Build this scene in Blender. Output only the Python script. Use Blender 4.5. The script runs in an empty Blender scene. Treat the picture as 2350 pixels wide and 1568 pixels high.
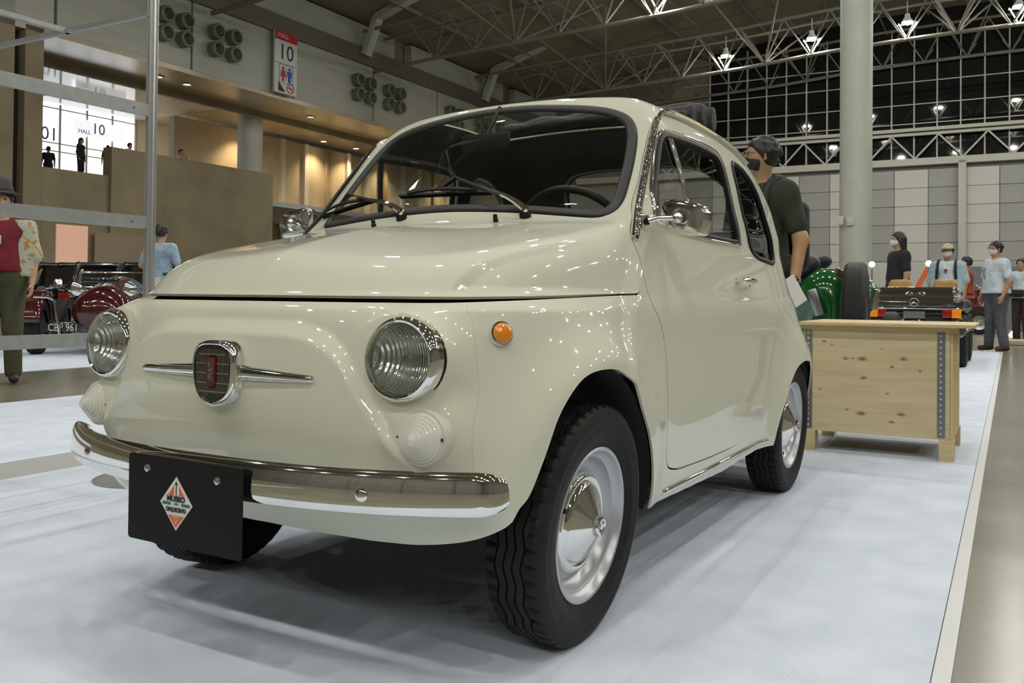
import bpy, bmesh, math, random, itertools
import numpy as np
from mathutils import Matrix, Vector
random.seed(7); rng = np.random.default_rng(7)
S = bpy.context.scene
PI = math.pi
# ---------------------------------------------------------------- camera (2350 x 1568)
CAM = np.array([1.44408, -1.78500, 0.76001]); YAW, PITCH, ROLL = -0.530199, 0.0137208, 0.0101357
def cam_axes():
    cy, sy, cp, sp = math.cos(YAW), math.sin(YAW), math.cos(PITCH), math.sin(PITCH)
    f = np.array([sy*cp, cy*cp, sp]); r = np.array([cy, -sy, 0.0]); u = np.cross(r, f)
    c, s = math.cos(ROLL), math.sin(ROLL)
    return c*r+s*u, -s*r+c*u, f
def make_camera():
    r, u, f = cam_axes()
    cd = bpy.data.cameras.new('camera'); o = bpy.data.objects.new('camera', cd); S.collection.objects.link(o)
    o.matrix_world = Matrix(((r[0], u[0], -f[0], CAM[0]), (r[1], u[1], -f[1], CAM[1]), (r[2], u[2], -f[2], CAM[2]), (0, 0, 0, 1)))
    cd.sensor_width = 36; cd.lens = 2048.07/2350*36; cd.shift_y = -131.6/2350; cd.clip_start = .05; cd.clip_end = 400
    S.camera = o
make_camera()
# ---------------------------------------------------------------- world, exposure
W = bpy.data.worlds.new('hall_ambient'); W.use_nodes = True; S.world = W
_bg = W.node_tree.nodes['Background']; _bg.inputs[0].default_value = (.86, .86, .78, 1); _bg.inputs[1].default_value = AMB = .04
vs = S.view_settings; vs.view_transform = 'Standard'; vs.look = 'None'; vs.gamma = 1; vs.use_curve_mapping = False; vs.exposure = 0.0
S.cycles.use_denoising = True; S.cycles.max_bounces = 8; S.cycles.sample_clamp_indirect = 6
LAMP_POWER = 1.0
# hall frame: s runs down the hall, t to its right, origin under the camera
AZ = math.radians(-1.1611)
E1 = np.array([math.sin(AZ), math.cos(AZ), 0]); E2 = np.array([math.cos(AZ), -math.sin(AZ), 0]); O0 = np.array([CAM[0], CAM[1], 0])
def hp(s, t, z=0.0): return O0+s*E1+t*E2+np.array([0, 0, z])
HROT = -AZ   # z rotation that turns local y to E1 and local x to E2
# ---------------------------------------------------------------- helpers
C = S.collection
def mat(name, col, rough=.5, metal=0, coat=0, spec=None, emit=None, es=1, alpha=None, trans=0):
    m = bpy.data.materials.new(name); m.use_nodes = True; b = m.node_tree.nodes['Principled BSDF']
    b.inputs['Base Color'].default_value = (*col, 1); b.inputs['Roughness'].default_value = rough; b.inputs['Metallic'].default_value = metal
    b.inputs['Coat Weight'].default_value = coat; b.inputs['Coat Roughness'].default_value = .03
    if spec is not None: b.inputs['Specular IOR Level'].default_value = spec
    if trans: b.inputs['Transmission Weight'].default_value = trans
    if emit: b.inputs['Emission Color'].default_value = (*emit, 1); b.inputs['Emission Strength'].default_value = es
    return m
def noisy(name, c1, c2, scale=8, rough=.6, detail=4, stretch=(1, 1, 1), bump=0, bscale=None, metal=0, coords='Object', lo=.35, hi=.65, coat=0):
    m = mat(name, c1, rough, metal, coat); nt = m.node_tree; b = nt.nodes['Principled BSDF']
    tc = nt.nodes.new('ShaderNodeTexCoord'); mp = nt.nodes.new('ShaderNodeMapping'); mp.inputs['Scale'].default_value = stretch
    n = nt.nodes.new('ShaderNodeTexNoise'); n.inputs['Scale'].default_value = scale; n.inputs['Detail'].default_value = detail
    r = nt.nodes.new('ShaderNodeValToRGB'); e = r.color_ramp.elements
    e[0].position = lo; e[1].position = hi; e[0].color = (*c1, 1); e[1].color = (*c2, 1)
    nt.links.new(tc.outputs[coords], mp.inputs[0]); nt.links.new(mp.outputs[0], n.inputs[0]); nt.links.new(n.outputs[0], r.inputs[0]); nt.links.new(r.outputs[0], b.inputs['Base Color'])
    if bump:
        n2 = nt.nodes.new('ShaderNodeTexNoise'); n2.inputs['Scale'].default_value = bscale or scale*6; n2.inputs['Detail'].default_value = 3
        bp = nt.nodes.new('ShaderNodeBump'); bp.inputs['Strength'].default_value = bump; bp.inputs['Distance'].default_value = .01
        nt.links.new(mp.outputs[0], n2.inputs[0]); nt.links.new(n2.outputs[0], bp.inputs['Height']); nt.links.new(bp.outputs[0], b.inputs['Normal'])
    return m
def glassy(name, tint=(.8, .82, .8), rough=.0, ior=1.5, refl=1.0):
    """a thin pane: clear with a Fresnel reflection"""
    m = bpy.data.materials.new(name); m.use_nodes = True; nt = m.node_tree; nt.nodes.clear()
    out = nt.nodes.new('ShaderNodeOutputMaterial'); mx = nt.nodes.new('ShaderNodeMixShader'); t = nt.nodes.new('ShaderNodeBsdfTransparent'); g = nt.nodes.new('ShaderNodeBsdfGlossy')
    fr = nt.nodes.new('ShaderNodeFresnel'); bf = nt.nodes.new('ShaderNodeNewGeometry'); mr = nt.nodes.new('ShaderNodeMapRange'); mr.inputs[3].default_value = ior; mr.inputs[4].default_value = 1/ior; nt.links.new(bf.outputs['Backfacing'], mr.inputs[0]); nt.links.new(mr.outputs[0], fr.inputs[0]); t.inputs[0].default_value = (*tint, 1); g.inputs['Roughness'].default_value = rough
    g.inputs[0].default_value = (refl, refl, refl, 1)
    nt.links.new(fr.outputs[0], mx.inputs[0]); nt.links.new(t.outputs[0], mx.inputs[1]); nt.links.new(g.outputs[0], mx.inputs[2]); nt.links.new(mx.outputs[0], out.inputs[0])
    return m
def link(o, parent=None):
    C.objects.link(o)
    if parent is not None: o.parent = parent
    return o
def mesh(name, V, F, m, parent=None, smooth=True, normals=None, label=None):
    me = bpy.data.meshes.new(name)
    V = V.tolist() if isinstance(V, np.ndarray) else V
    F = F.tolist() if isinstance(F, np.ndarray) else F
    me.from_pydata(V, [], F)
    if smooth is True: me.polygons.foreach_set('use_smooth', [True]*len(me.polygons))
    if m is not None: me.materials.append(m)
    if normals is not None: me.normals_split_custom_set_from_vertices(normals.tolist())
    o = link(bpy.data.objects.new(name, me), parent)
    if label: o['label'] = label
    return o
def tag(o, label, cat, group=None, kind=None):
    o['label'] = label; o['category'] = cat
    if group: o['group'] = group
    if kind: o['kind'] = kind
    return o
def struct(o, kind='structure'): o['kind'] = kind; return o
def thing(name, label, cat, loc=(0, 0, 0), rz=0, group=None):
    o = bpy.data.objects.new(name, None); o.empty_display_size = .1; link(o)
    o.location = tuple(loc); o.rotation_euler = (0, 0, rz); return tag(o, label, cat, group)
def copy_tree(o, parent=None):
    c = o.copy(); link(c, parent)
    for ch in list(o.children): copy_tree(ch, c)
    return c
def unit(v): v = np.asarray(v, float); return v/max(np.linalg.norm(v), 1e-12)
def frame_to(axis, up=(0, 0, 1)):
    """3x3 whose third column is axis"""
    a = unit(axis); up = np.asarray(up, float)
    if abs(a@up) > .98: up = np.array([1., 0, 0])
    x = unit(np.cross(up, a)); return np.stack([x, np.cross(a, x), a], 1)
class MB:
    """collects shapes that become ONE mesh object"""
    def __init__(s): s.V = []; s.F = []; s.n = 0; s.sm = []
    def add(s, V, F, sm=False):
        V = np.asarray(V, float); s.V.append(V); s.F += [tuple(int(i)+s.n for i in f) for f in F]; s.n += len(V); s.sm += [sm]*len(F); return s
    def box(s, c, d, R=None):
        x, y, z = np.asarray(d, float)/2
        V = np.array([(-x,-y,-z),(x,-y,-z),(x,y,-z),(-x,y,-z),(-x,-y,z),(x,-y,z),(x,y,z),(-x,y,z)])
        if R is not None: V = V@np.asarray(R).T
        return s.add(V+np.asarray(c, float), [(0,3,2,1),(4,5,6,7),(0,1,5,4),(1,2,6,5),(2,3,7,6),(3,0,4,7)])
    def rbox(s, c, d, r=.01, R=None, seg=2):
        bm = bmesh.new(); bmesh.ops.create_cube(bm, size=1); bmesh.ops.scale(bm, vec=tuple(d), verts=bm.verts)
        bmesh.ops.bevel(bm, geom=bm.edges[:], offset=min(r, min(d)*.49), segments=seg, affect='EDGES', profile=.5)
        V = np.array([v.co[:] for v in bm.verts]); F = [[v.index for v in f.verts] for f in bm.faces]; bm.free()
        if R is not None: V = V@np.asarray(R).T
        return s.add(V+np.asarray(c, float), F, True)
    def tube(s, pts, r, n=8, cap=True):
        pts = np.asarray(pts, float); k = len(pts); r = np.broadcast_to(np.asarray(r, float), (k,))
        T = np.gradient(pts, axis=0); T /= np.maximum(np.linalg.norm(T, axis=1, keepdims=True), 1e-9)
        X = frame_to(T[0])[:, 0]; V = []
        a = np.arange(n)*2*PI/n
        for i in range(k):
            X = unit(X-T[i]*(X@T[i])); Y = np.cross(T[i], X)
            V.append(pts[i]+r[i]*(np.cos(a)[:, None]*X+np.sin(a)[:, None]*Y))
        F = [(i*n+j, i*n+(j+1) % n, (i+1)*n+(j+1) % n, (i+1)*n+j) for i in range(k-1) for j in range(n)]
        if cap: F += [tuple(range(n))[::-1], tuple((k-1)*n+j for j in range(n))]
        return s.add(np.concatenate(V), F, n > 5)
    def bar(s, a, b, w, h=None, up=(0, 0, 1)):
        a = np.asarray(a, float); b = np.asarray(b, float); R = frame_to(b-a, up)
        return s.box((a+b)/2, (w, h or w, np.linalg.norm(b-a)), R)
    def lathe(s, prof, o, axis, n=32, up=(0, 0, 1), sm=True):
        """prof: (radius, distance along axis)"""
        R = frame_to(axis, up); a = np.arange(n)*2*PI/n; o = np.asarray(o, float); base = []; V = []; F = []; k = 0
        for r, d in prof:
            if r < 1e-6: V.append((o+R[:, 2]*d)[None]); base.append((k, 1)); k += 1
            else: V.append(o+R[:, 2]*d+r*(np.cos(a)[:, None]*R[:, 0]+np.sin(a)[:, None]*R[:, 1])); base.append((k, n)); k += n
        for (p, m), (q, l) in zip(base, base[1:]):
            for j in range(n):
                j2 = (j+1) % n
                if m == n and l == n: F.append((p+j, p+j2, q+j2, q+j))
                elif m == n: F.append((p+j, p+j2, q))
                elif l == n: F.append((p, q+j2, q+j))
        return s.add(np.concatenate(V), F, sm)
    def prism(s, poly, o, X, Y, d):
        """2-D polygon in the plane o + x X + y Y, extruded by the vector d"""
        P = np.asarray(poly, float); k = len(P); A = np.asarray(o)+P[:, :1]*np.asarray(X)+P[:, 1:]*np.asarray(Y)
        F = [tuple(range(k))[::-1], tuple(range(k, 2*k))]+[(i, (i+1) % k, k+(i+1) % k, k+i) for i in range(k)]
        if np.dot(np.cross(X, Y), d) < 0: F = [f[::-1] for f in F]
        return s.add(np.concatenate([A, A+np.asarray(d)]), F)
    def build(s, name, m, parent=None, label=None, smooth=None):
        V = np.concatenate(s.V); o = mesh(name, V, s.F, m, parent, smooth=False, label=label)
        if any(s.sm): o.data.polygons.foreach_set('use_smooth', s.sm); o.data.set_sharp_from_angle(angle=math.radians(40))
        return o
def lettering(name, text, size, m, parent, loc, R, depth=.0008, ax='CENTER', sx=1.0, bold=0):
    """words as a flat mesh, built from a text curve"""
    cu = bpy.data.curves.new(name, 'FONT'); cu.body = text; cu.size = size; cu.align_x = ax; cu.align_y = 'CENTER'; cu.extrude = depth; cu.resolution_u = 3; cu.offset = bold
    t = bpy.data.objects.new(name, cu); C.objects.link(t); dg = bpy.context.evaluated_depsgraph_get(); me = bpy.data.meshes.new_from_object(t.evaluated_get(dg))
    bpy.data.objects.remove(t); me.materials.clear(); me.materials.append(m)
    n = len(me.vertices); V = np.empty(n*3); me.vertices.foreach_get('co', V); V = V.reshape(-1, 3)*[sx, 1, 1]; V = V@np.asarray(R).T+np.asarray(loc); me.vertices.foreach_set('co', V.ravel()); me.update()
    return link(bpy.data.objects.new(name, me), parent)
# smooth 1-D profiles, implicit surfaces, surface nets
def sst(a, b, x):
    t = np.clip((x-a)/(b-a), 0, 1); return t*t*(3-2*t)
def smax(a, b, k):
    h = np.maximum(k-np.abs(a-b), 0)/k; return np.maximum(a, b)+h*h*k*.25
def smin(a, b, k): return -smax(-a, -b, k)
class PC:
    """smooth 1-D profile: monotone cubic through points"""
    def __init__(s,*p):
        x=np.array(p[0::2],float);y=np.array(p[1::2],float)
        h=np.diff(x);d=np.diff(y)/h;m=np.zeros(len(x))
        m[1:-1]=np.where(d[:-1]*d[1:]>0,2*d[:-1]*d[1:]/(d[:-1]+d[1:]+1e-30),0)
        m[0]=d[0];m[-1]=d[-1]
        xs=np.linspace(x[0],x[-1],2001);i=np.clip(np.searchsorted(x,xs,'right')-1,0,len(h)-1)
        t=(xs-x[i])/h[i]
        s.ys=(2*t**3-3*t**2+1)*y[i]+(t**3-2*t**2+t)*h[i]*m[i]+(3*t**2-2*t**3)*y[i+1]+(t**3-t**2)*h[i]*m[i+1]
        k=np.ones(41)/41
        yp=np.concatenate([np.full(20,s.ys[0]),s.ys,np.full(20,s.ys[-1])])
        sm=np.convolve(yp,k,'valid');w=np.minimum(np.arange(2001),np.arange(2001)[::-1])/20.;w=np.clip(w,0,1)
        s.ys=sm*w+s.ys*(1-w);s.xs=xs
    def __call__(s,v): return np.interp(v,s.xs,s.ys)
def surface_nets(f,lo,hi,h):
    n=[int(round((b-a)/h))+1 for a,b in zip(lo,hi)]
    ax=[lo[i]+h*np.arange(n[i]) for i in range(3)]
    G=f(ax[0][:,None,None],ax[1][None,:,None],ax[2][None,None,:]) if callable(f) else f
    s=G<0
    acc=np.zeros([m-1 for m in n]+[3],np.float32);cnt=np.zeros([m-1 for m in n],np.int8)
    D=[m-1 for m in n]
    for axis in range(3):
        o=[i for i in range(3) if i!=axis]
        for da,db in itertools.product((0,1),(0,1)):
            sl0=[None]*3;
            sl0[axis]=slice(0,D[axis]);sl0[o[0]]=slice(da,da+D[o[0]]);sl0[o[1]]=slice(db,db+D[o[1]])
            sl1=list(sl0);sl1[axis]=slice(1,D[axis]+1)
            A=G[tuple(sl0)];B=G[tuple(sl1)];m=(A<0)!=(B<0)
            I=np.nonzero(m);t=A[I]/(A[I]-B[I])
            v=np.zeros((len(t),3));v[:,axis]=t;v[:,o[0]]=da;v[:,o[1]]=db
            acc[I]+=v
            cnt[I]+=1
    I=np.nonzero(cnt>0);idx=-np.ones(D,np.int64);idx[I]=np.arange(len(I[0]))
    V=acc[I]/cnt[I][:,None]+np.stack(I,1);V=np.array(lo)+V*h
    Q=[]
    for axis in range(3):
        o=[i for i in range(3) if i!=axis]
        sl0=[slice(1,-1)]*3;sl0[axis]=slice(0,D[axis]);sl1=[slice(1,-1)]*3;sl1[axis]=slice(1,D[axis]+1)
        A=s[tuple(sl0)];B=s[tuple(sl1)]
        J=np.nonzero(A!=B);inn=A[J]
        J=[J[0].copy(),J[1].copy(),J[2].copy()]
        for i in o: J[i]=J[i]+1
        def c(da,db):
            K=[J[0],J[1],J[2]];K[o[0]]=K[o[0]]-da;K[o[1]]=K[o[1]]-db
            return idx[tuple(K)]
        q=np.stack([c(1,1),c(0,1),c(0,0),c(1,0)],1)
        if axis==1: inn=~inn
        q[~inn]=q[~inn][:,::-1]
        Q.append(q)
    return V,np.concatenate(Q)
def grad(f,V,e=1e-4):
    g=np.empty_like(V)
    for k in range(3):
        d=np.zeros(3);d[k]=e
        A=V+d;B=V-d
        g[:,k]=(f(A[:,0],A[:,1],A[:,2])-f(B[:,0],B[:,1],B[:,2]))/(2*e)
    return g
def project(f,V,it=4,mx=.01):
    V=V.copy()
    for _ in range(it):
        g=grad(f,V);v=f(V[:,0],V[:,1],V[:,2])
        d=-v[:,None]*g/np.maximum((g*g).sum(1),.05)[:,None]
        L=np.linalg.norm(d,axis=1,keepdims=True);V+=d*np.minimum(1,mx/np.maximum(L,1e-9))
    return V
# ================================================================ the exhibition hall (local axes: x = t to the right, y = s down the hall)
def H(o): o.location = tuple(O0); o.rotation_euler = (0, 0, HROT); return o
def hstruct(name): o = bpy.data.objects.new(name, None); link(o); return struct(H(o))
M_floor = noisy('polished_concrete', (.17, .165, .12), (.235, .225, .165), 1.3, .22, 6, bump=.04, bscale=30, coords='Object')
M_carpet = noisy('white_carpet', (.60, .665, .765), (.68, .745, .85), 5, .85, 5, bump=.25, bscale=160)
def add_wrinkles(m, amount):
    nt = m.node_tree; b = nt.nodes['Principled BSDF']; tc = nt.nodes.new('ShaderNodeTexCoord'); mp = nt.nodes.new('ShaderNodeMapping'); mp.inputs['Scale'].default_value = (9, .35, 1)
    n = nt.nodes.new('ShaderNodeTexNoise'); n.inputs['Scale'].default_value = 1.6; n.inputs['Detail'].default_value = 2; bp = nt.nodes.new('ShaderNodeBump'); bp.inputs['Strength'].default_value = amount; bp.inputs['Distance'].default_value = .03
    old = b.inputs['Normal'].links[0].from_socket; nt.links.new(tc.outputs['Object'], mp.inputs[0]); nt.links.new(mp.outputs[0], n.inputs[0]); nt.links.new(n.outputs[0], bp.inputs['Height']); nt.links.new(old, bp.inputs['Normal']); nt.links.new(bp.outputs[0], b.inputs['Normal'])
add_wrinkles(M_carpet, .45)
M_band = noisy('pale_wall_panel', (.37, .37, .31), (.42, .42, .355), 2, .38, 3, (1, .3, 6)); M_conc = noisy('brown_concrete', (.23, .185, .115), (.30, .245, .155), .8, .75, 6, bump=.1)
M_ceil = noisy('ceiling_board', (.175, .16, .115), (.215, .20, .145), .35, .8, 4); M_steel = mat('pale_steel', (.45, .45, .39), .5); M_truss = mat('truss_steel', (.17, .165, .13), .6); M_dsteel = mat('dark_steel', (.12, .115, .09), .6); M_darkwall = mat('dark_slot', (.03, .026, .02), .8)
M_soff = noisy('soffit_panel', (.42, .35, .24), (.48, .40, .28), .7, .22, 3); M_nozzle = mat('nozzle_grey', (.17, .17, .125), .45)
M_lite = mat('light_grey_wall', (.50, .50, .46), .6)
mb = MB(); mb.box((5, 20, -.055), (130, 130, .10)); fl = H(mb.build('floor', M_floor)); struct(fl)
def carpet(t0, t1, s0, s1, label, m=None, h=.004): mb = MB(); mb.rbox(((t0+t1)/2, (s0+s1)/2, -.005+h/2), (t1-t0, s1-s0, h), .001); o = H(mb.build('carpet', m or M_carpet)); return tag(o, label, 'carpet')
c1 = carpet(-3.55, -.14, .62, 15.4, 'white carpet strip that the cream car and plywood crate stand on', h=.005)
mb = MB(); mb.box((-.1205, 8.01, -.0022), (.034, 14.78, .004)); tp = H(mb.build('carpet_tape', mat('edge_tape', (.62, .63, .63), .45))); tag(tp, 'pale grey tape strip along the right edge of the white carpet', 'tape')
carpet(-6.0, -3.9, -.6, 14, 'white carpet strip left of the car, between grey joint and concrete aisle'); carpet(-14.5, -8.2, 1, 30, 'white carpet under the dark red roadster and black vans')
mb = MB(); mb.box((-3.725, 4, -.0035), (.33, 18, .003)); tag(H(mb.build('floor_strip', mat('grey_strip', (.42, .43, .42), .5))), 'grey floor strip between the two white carpets left of the car', 'floor strip')
# --- left wall
wl = hstruct('wall_left')
mb = MB(); mb.box((-38.2, 47, 5), (.4, 30.4, 10)); mb.build('back_wall', noisy('pale_concrete', (.36, .32, .235), (.42, .37, .275), .8, .7, 5), wl)
for k in range(12): mb = MB(); mb.box((-37.9, 37.6+2.0*k, 5), (.22, .35, 10)); mb.build('pilaster', M_lite if k % 3 else M_conc, wl)
sh = None
for k in range(9):
    y0 = 25.93-6.1*2+6.1*k; p = MB().box((0, 0, 0), (.25, 5.98, 2.85)); o = p.build('wall_panel', M_band, wl) if sh is None else link(bpy.data.objects.new('wall_panel', sh), wl); sh = o.data; o.location = (-30.125, y0+3.05, 11.55)
    for dy, side in ((4.6, 0), (1.6, 1)) if k in () else ((5.05, 0), (1.6, 1)):
        show = (k in (1, 3) and side == 0) or (k in (2, 4) and side == 1) or (k > 4)
        if not show: continue
        for a in (-.5, .5):
            for z in (-.38, .38):
                mb = MB(); mb.lathe([(.20, 0), (.31, .02), (.34, .12), (.34, .42), (.30, .46), (.25, .46), (.23, .30), (.20, .1), (0, .1)], (.125, 0, 0), (1, 0, 0), 18); q = mb.build('air_nozzle', M_nozzle, o) if not bpy.data.meshes.get('air_nozzle_shared') else link(bpy.data.objects.new('air_nozzle', bpy.data.meshes['air_nozzle_shared']), o)
                if not bpy.data.meshes.get('air_nozzle_shared'): q.data.name = 'air_nozzle_shared'
                q.location = (0, dy-3.05+a, z+.06)
mb = MB(); mb.box((-30.3, 17, 13.4), (.9, 88, .85)); mb.build('wall_beam', M_dsteel, wl)
for k in range(5): mb = MB(); mb.box((-30.35, 22.6+12.2*k-12.2, 14.5), (.5, 10.6, 1.25)); mb.build('fascia_block', M_band, wl)
mb = MB(); mb.box((-30.8, 17, 16.2), (.3, 88, 5)); mb.build('upper_wall', M_ceil, wl)
for k in range(5):
    y = 24.9+12.2*k-12.2; mb = MB(); mb.bar((-29.7, y, 13.4), (-29.0, y+.1, 15.4), .34, .5, (0, 1, 0)); mb.bar((-29.0, y+.1, 15.35), (-25.5, y+.1, 16.45), .34, .5, (0, 1, 0)); mb.build('roof_rib', M_steel, wl)
mb = MB(); mb.box((-31.5, 36, 10.02), (3.0, 56, .2)); mb.build('soffit', M_soff, wl)
mb = MB(); mb.box((-33.05, 36, 9.82), (.25, 56, .45)); mb.build('soffit_beam', M_conc, wl)
mb = MB(); mb.box((-38, 48, 10.35), (10, 30.6, .2)); mb.build('inner_soffit', M_soff, wl); mb = MB(); mb.box((-36, 25, 10.35), (6, 15.2, .2)); mb.build('inner_soffit', mat('shiny_soffit', (.50, .47, .42), .10), wl); mb = MB(); mb.box((-41, 29.6, 10.35), (4, 6.2, .2)); mb.build('lobby_soffit', mat('pale_soffit', (.55, .55, .55), .12), wl)
mb = MB(); mb.box((-30.2, 20.75, 2.6), (.4, 2.7, 5.2)); mb.build('parapet', M_conc, wl)
mb = MB(); mb.box((-30.1, 26.35, 3.15), (.5, 8.5, 6.3)); mb.box((-34, 30.4, 3.1), (7.6, .35, 6.2)); mb.build('parapet', M_conc, wl)
mb = MB(); mb.box((-30.2, -4.3, 6), (.4, 45.3, 12)); mb.box((-30.2, 19.07, 6), (.4, .68, 8.2)); mb.box((-30.2, 19.07, 1), (.4, .68, 2.4)); mb.build('end_wall', M_conc, wl)
mb = MB(); mb.box((-30.6, 18.55, 6), (.3, .6, 12)); mb.build('wall_slot', M_darkwall, wl)
mb = MB(); mb.box((-41, 27, 5.05), (21, 26, .25)); mb.build('mezzanine_floor', M_lite, wl)
mb = MB(); mb.lathe([(.62, 0), (.62, 10.3)], (-33.8, 33.0, 0), (0, 0, 1), 28); mb.build('round_column', M_lite, wl)
mb = MB(); mb.box((-42.1, 34.2, 7.7), (.3, 3.5, 5.2)); mb.build('lobby_wall', mat('cool_wall', (.78, .80, .82), .5), wl)
# lit lobby windows behind the mezzanine: daylight outside, with mullions, a banner and the reversed hall number on the glass
M_day = mat('daylight_glass', (.9, .93, .95), .3, emit=(.93, .97, 1.0), es=1.5)
wn = hstruct('window_1')
for j in range(4):
    for i, (z0, z1) in enumerate(((5.2, 8.2), (8.25, 9.95), (10.0, 10.25))): mb = MB(); mb.box((-42, 27.3+1.5*j, (z0+z1)/2), (.05, 1.44, z1-z0)); mb.build('pane', M_day, wn)
mb = MB(); mb.box((-42.3, 29.4, 7.7), (.3, 6.2, 5.2)); mb.build('window_backing', M_day, wn)
for j in range(5): mb = MB(); mb.box((-41.95, 26.55+1.5*j, 7.7), (.10, .09, 5.0)); mb.build('mullion', M_steel, wn)
for z in (8.22, 9.97): mb = MB(); mb.box((-41.93, 29.5, z), (.08, 6, .05)); mb.build('transom', M_steel, wn)
mb = MB(); mb.tube([(-41.5, 26.5, 7.75), (-41.5, 32.4, 7.75)], .03, 6); mb.build('hand_rail', M_steel, wn)
Rw = np.stack([(0, 1, 0), (0, 0, 1), (1, 0, 0)], 1); Rwm = np.stack([(0, -1, 0), (0, 0, 1), (1, 0, 0)], 1); M_num = mat('grey_lettering', (.22, .22, .22), .6)
mb = MB(); mb.box((-41.85, 30.3, 9.25), (.02, 3.0, .85)); bn = mb.build('lobby_banner', mat('pale_banner', (.8, .8, .82), .6, emit=(.9, .93, .97), es=.85), wn)
lettering('banner_words', 'HALL', .30, M_num, wn, (-41.82, 29.35, 9.05), Rw, .005); lettering('banner_number', '10', .80, M_num, wn, (-41.82, 30.15, 9.28), Rw, .005); lettering('window_number', '10', .95, M_num, wn, (-41.82, 27.42, 8.6), Rwm, .005)
# downlights in the soffits: fittings that light the wall behind, plus some added to brighten lobby and pilasters
M_bulb = mat('warm_bulb', (1, .85, .6), .4, emit=(1, .74, .42), es=26)
DL = [(-34.5,35.9,1),(-37.1,42.3,1),(-34.5,42.0,1),(-37.0,45.3,1),(-34.5,29.7,.35),(-31.5,25.5,.2),(-31.5,27.0,.2),(-31.5,34.9,.2),(-31.5,43.2,.2),(-36.9,36.0,1),(-39.5,34.0,1),(-36.9,49,1),(-34.5,49,1),(-36.5,56,1)]
M_bulb2 = mat('dim_bulb', (1, .85, .6), .4, emit=(1, .72, .45), es=3)
for k, (x, y, pw) in enumerate(DL):
    z = 10.25 if x < -33 else 9.92
    mb = MB(); mb.lathe([(.24, 0), (.24, -.05), (.19, -.06), (.17, -.02)], (x, y, z+.01), (0, 0, 1), 20); d = mb.build('downlight', M_lite, wl); mb = MB(); mb.lathe([(.17, -.015), (0, -.03)], (x, y, z), (0, 0, 1), 16); mb.build('bulb', M_bulb if pw > .5 else M_bulb2, d)
    if pw > .5:
        l = bpy.data.lights.new('downlight_beam', 'SPOT'); l.energy = 900; l.color = (1, .70, .38); l.spot_size = 1.9; l.spot_blend = .8; l.shadow_soft_size = .15
        lo = bpy.data.objects.new('downlight_beam', l); link(lo, wl); lo.location = (x, y, z-.1)
# hall number board
M_brd = mat('sign_white', (.62, .62, .60), .4); M_red = mat('sign_red', (.42, .015, .02), .4); M_blk = mat('sign_black', (.03, .03, .035), .5); M_blu = mat('sign_blue', (.02, .09, .45), .5)
sg = thing('hall_sign', 'tall white hanging board with red top reading HALL 10 and toilet symbols', 'sign'); H(sg)
mb = MB(); mb.box((-29.7, 31.12, 11.55), (.12, 1.45, 2.85)); mb.build('board', M_brd, sg)
mb = MB(); mb.box((-29.63, 31.12, 12.78), (.02, 1.45, .40)); mb.build('red_header', M_red, sg); lettering('header_word', 'HALL', .30, M_brd, sg, (-29.61, 30.55, 12.78), Rw, .004, 'LEFT'); lettering('number', '10', 1.02, M_blk, sg, (-29.63, 31.12, 12.02), Rw, .004)
mb = MB(); mb.box((-29.635, 31.12, 11.50), (.02, 1.45, .015)); mb.build('rule', M_blk, sg)
fr = MB(); 
for dz, dy, hh, wd in ((.425, 0, .02, .9), (-.425, 0, .02, .9), (0, .44, .86, .02), (0, -.44, .86, .02), (0, 0, .6, .02)): fr.box((-29.63, 31.12+dy, 11.03+dz), (.02, wd, hh))
fr.build('pictogram_frame', M_num, sg)
def picto(y, m, skirt):
    mb = MB(); a = np.arange(14)*2*PI/14; mb.prism([(.075*math.cos(t), .075*math.sin(t)) for t in a], (-29.63, y, 11.30), (0, 1, 0), (0, 0, 1), (.015, 0, 0))
    P = [(-.10,.20),(.10,.20),(.17,-.10),(.07,-.10),(.05,-.33),(-.05,-.33),(-.07,-.10),(-.17,-.10)] if skirt else [(-.14,.20),(.14,.20),(.14,-.06),(.09,-.06),(.08,-.33),(-.08,-.33),(-.09,-.06),(-.14,-.06)]
    mb.prism(P, (-29.63, y, 11.0), (0, 1, 0), (0, 0, 1), (.015, 0, 0)); return mb.build('pictogram', m, sg)
picto(30.92, M_red, True); picto(31.34, M_blu, False)
mb = MB(); mb.prism([(-.22,.22),(.22,-.22),(-.22,-.22)], (-29.63, 30.85, 10.42), (0, 1, 0), (0, 0, 1), (.015, 0, 0)); mb.build('arrow_corner', M_blk, sg)
mb = MB(); a = np.linspace(0, 2*PI, 25); mb.tube([(-29.62, 31.42+.22*math.cos(t), 10.42+.22*math.sin(t)) for t in a], .015, 6, False); mb.tube([(-29.62, 31.27, 10.57), (-29.62, 31.57, 10.27)], .015, 6); mb.box((-29.62, 31.42, 10.42), (.01, .26, .04)); mb.build('no_smoking_mark', M_red, sg)
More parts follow.
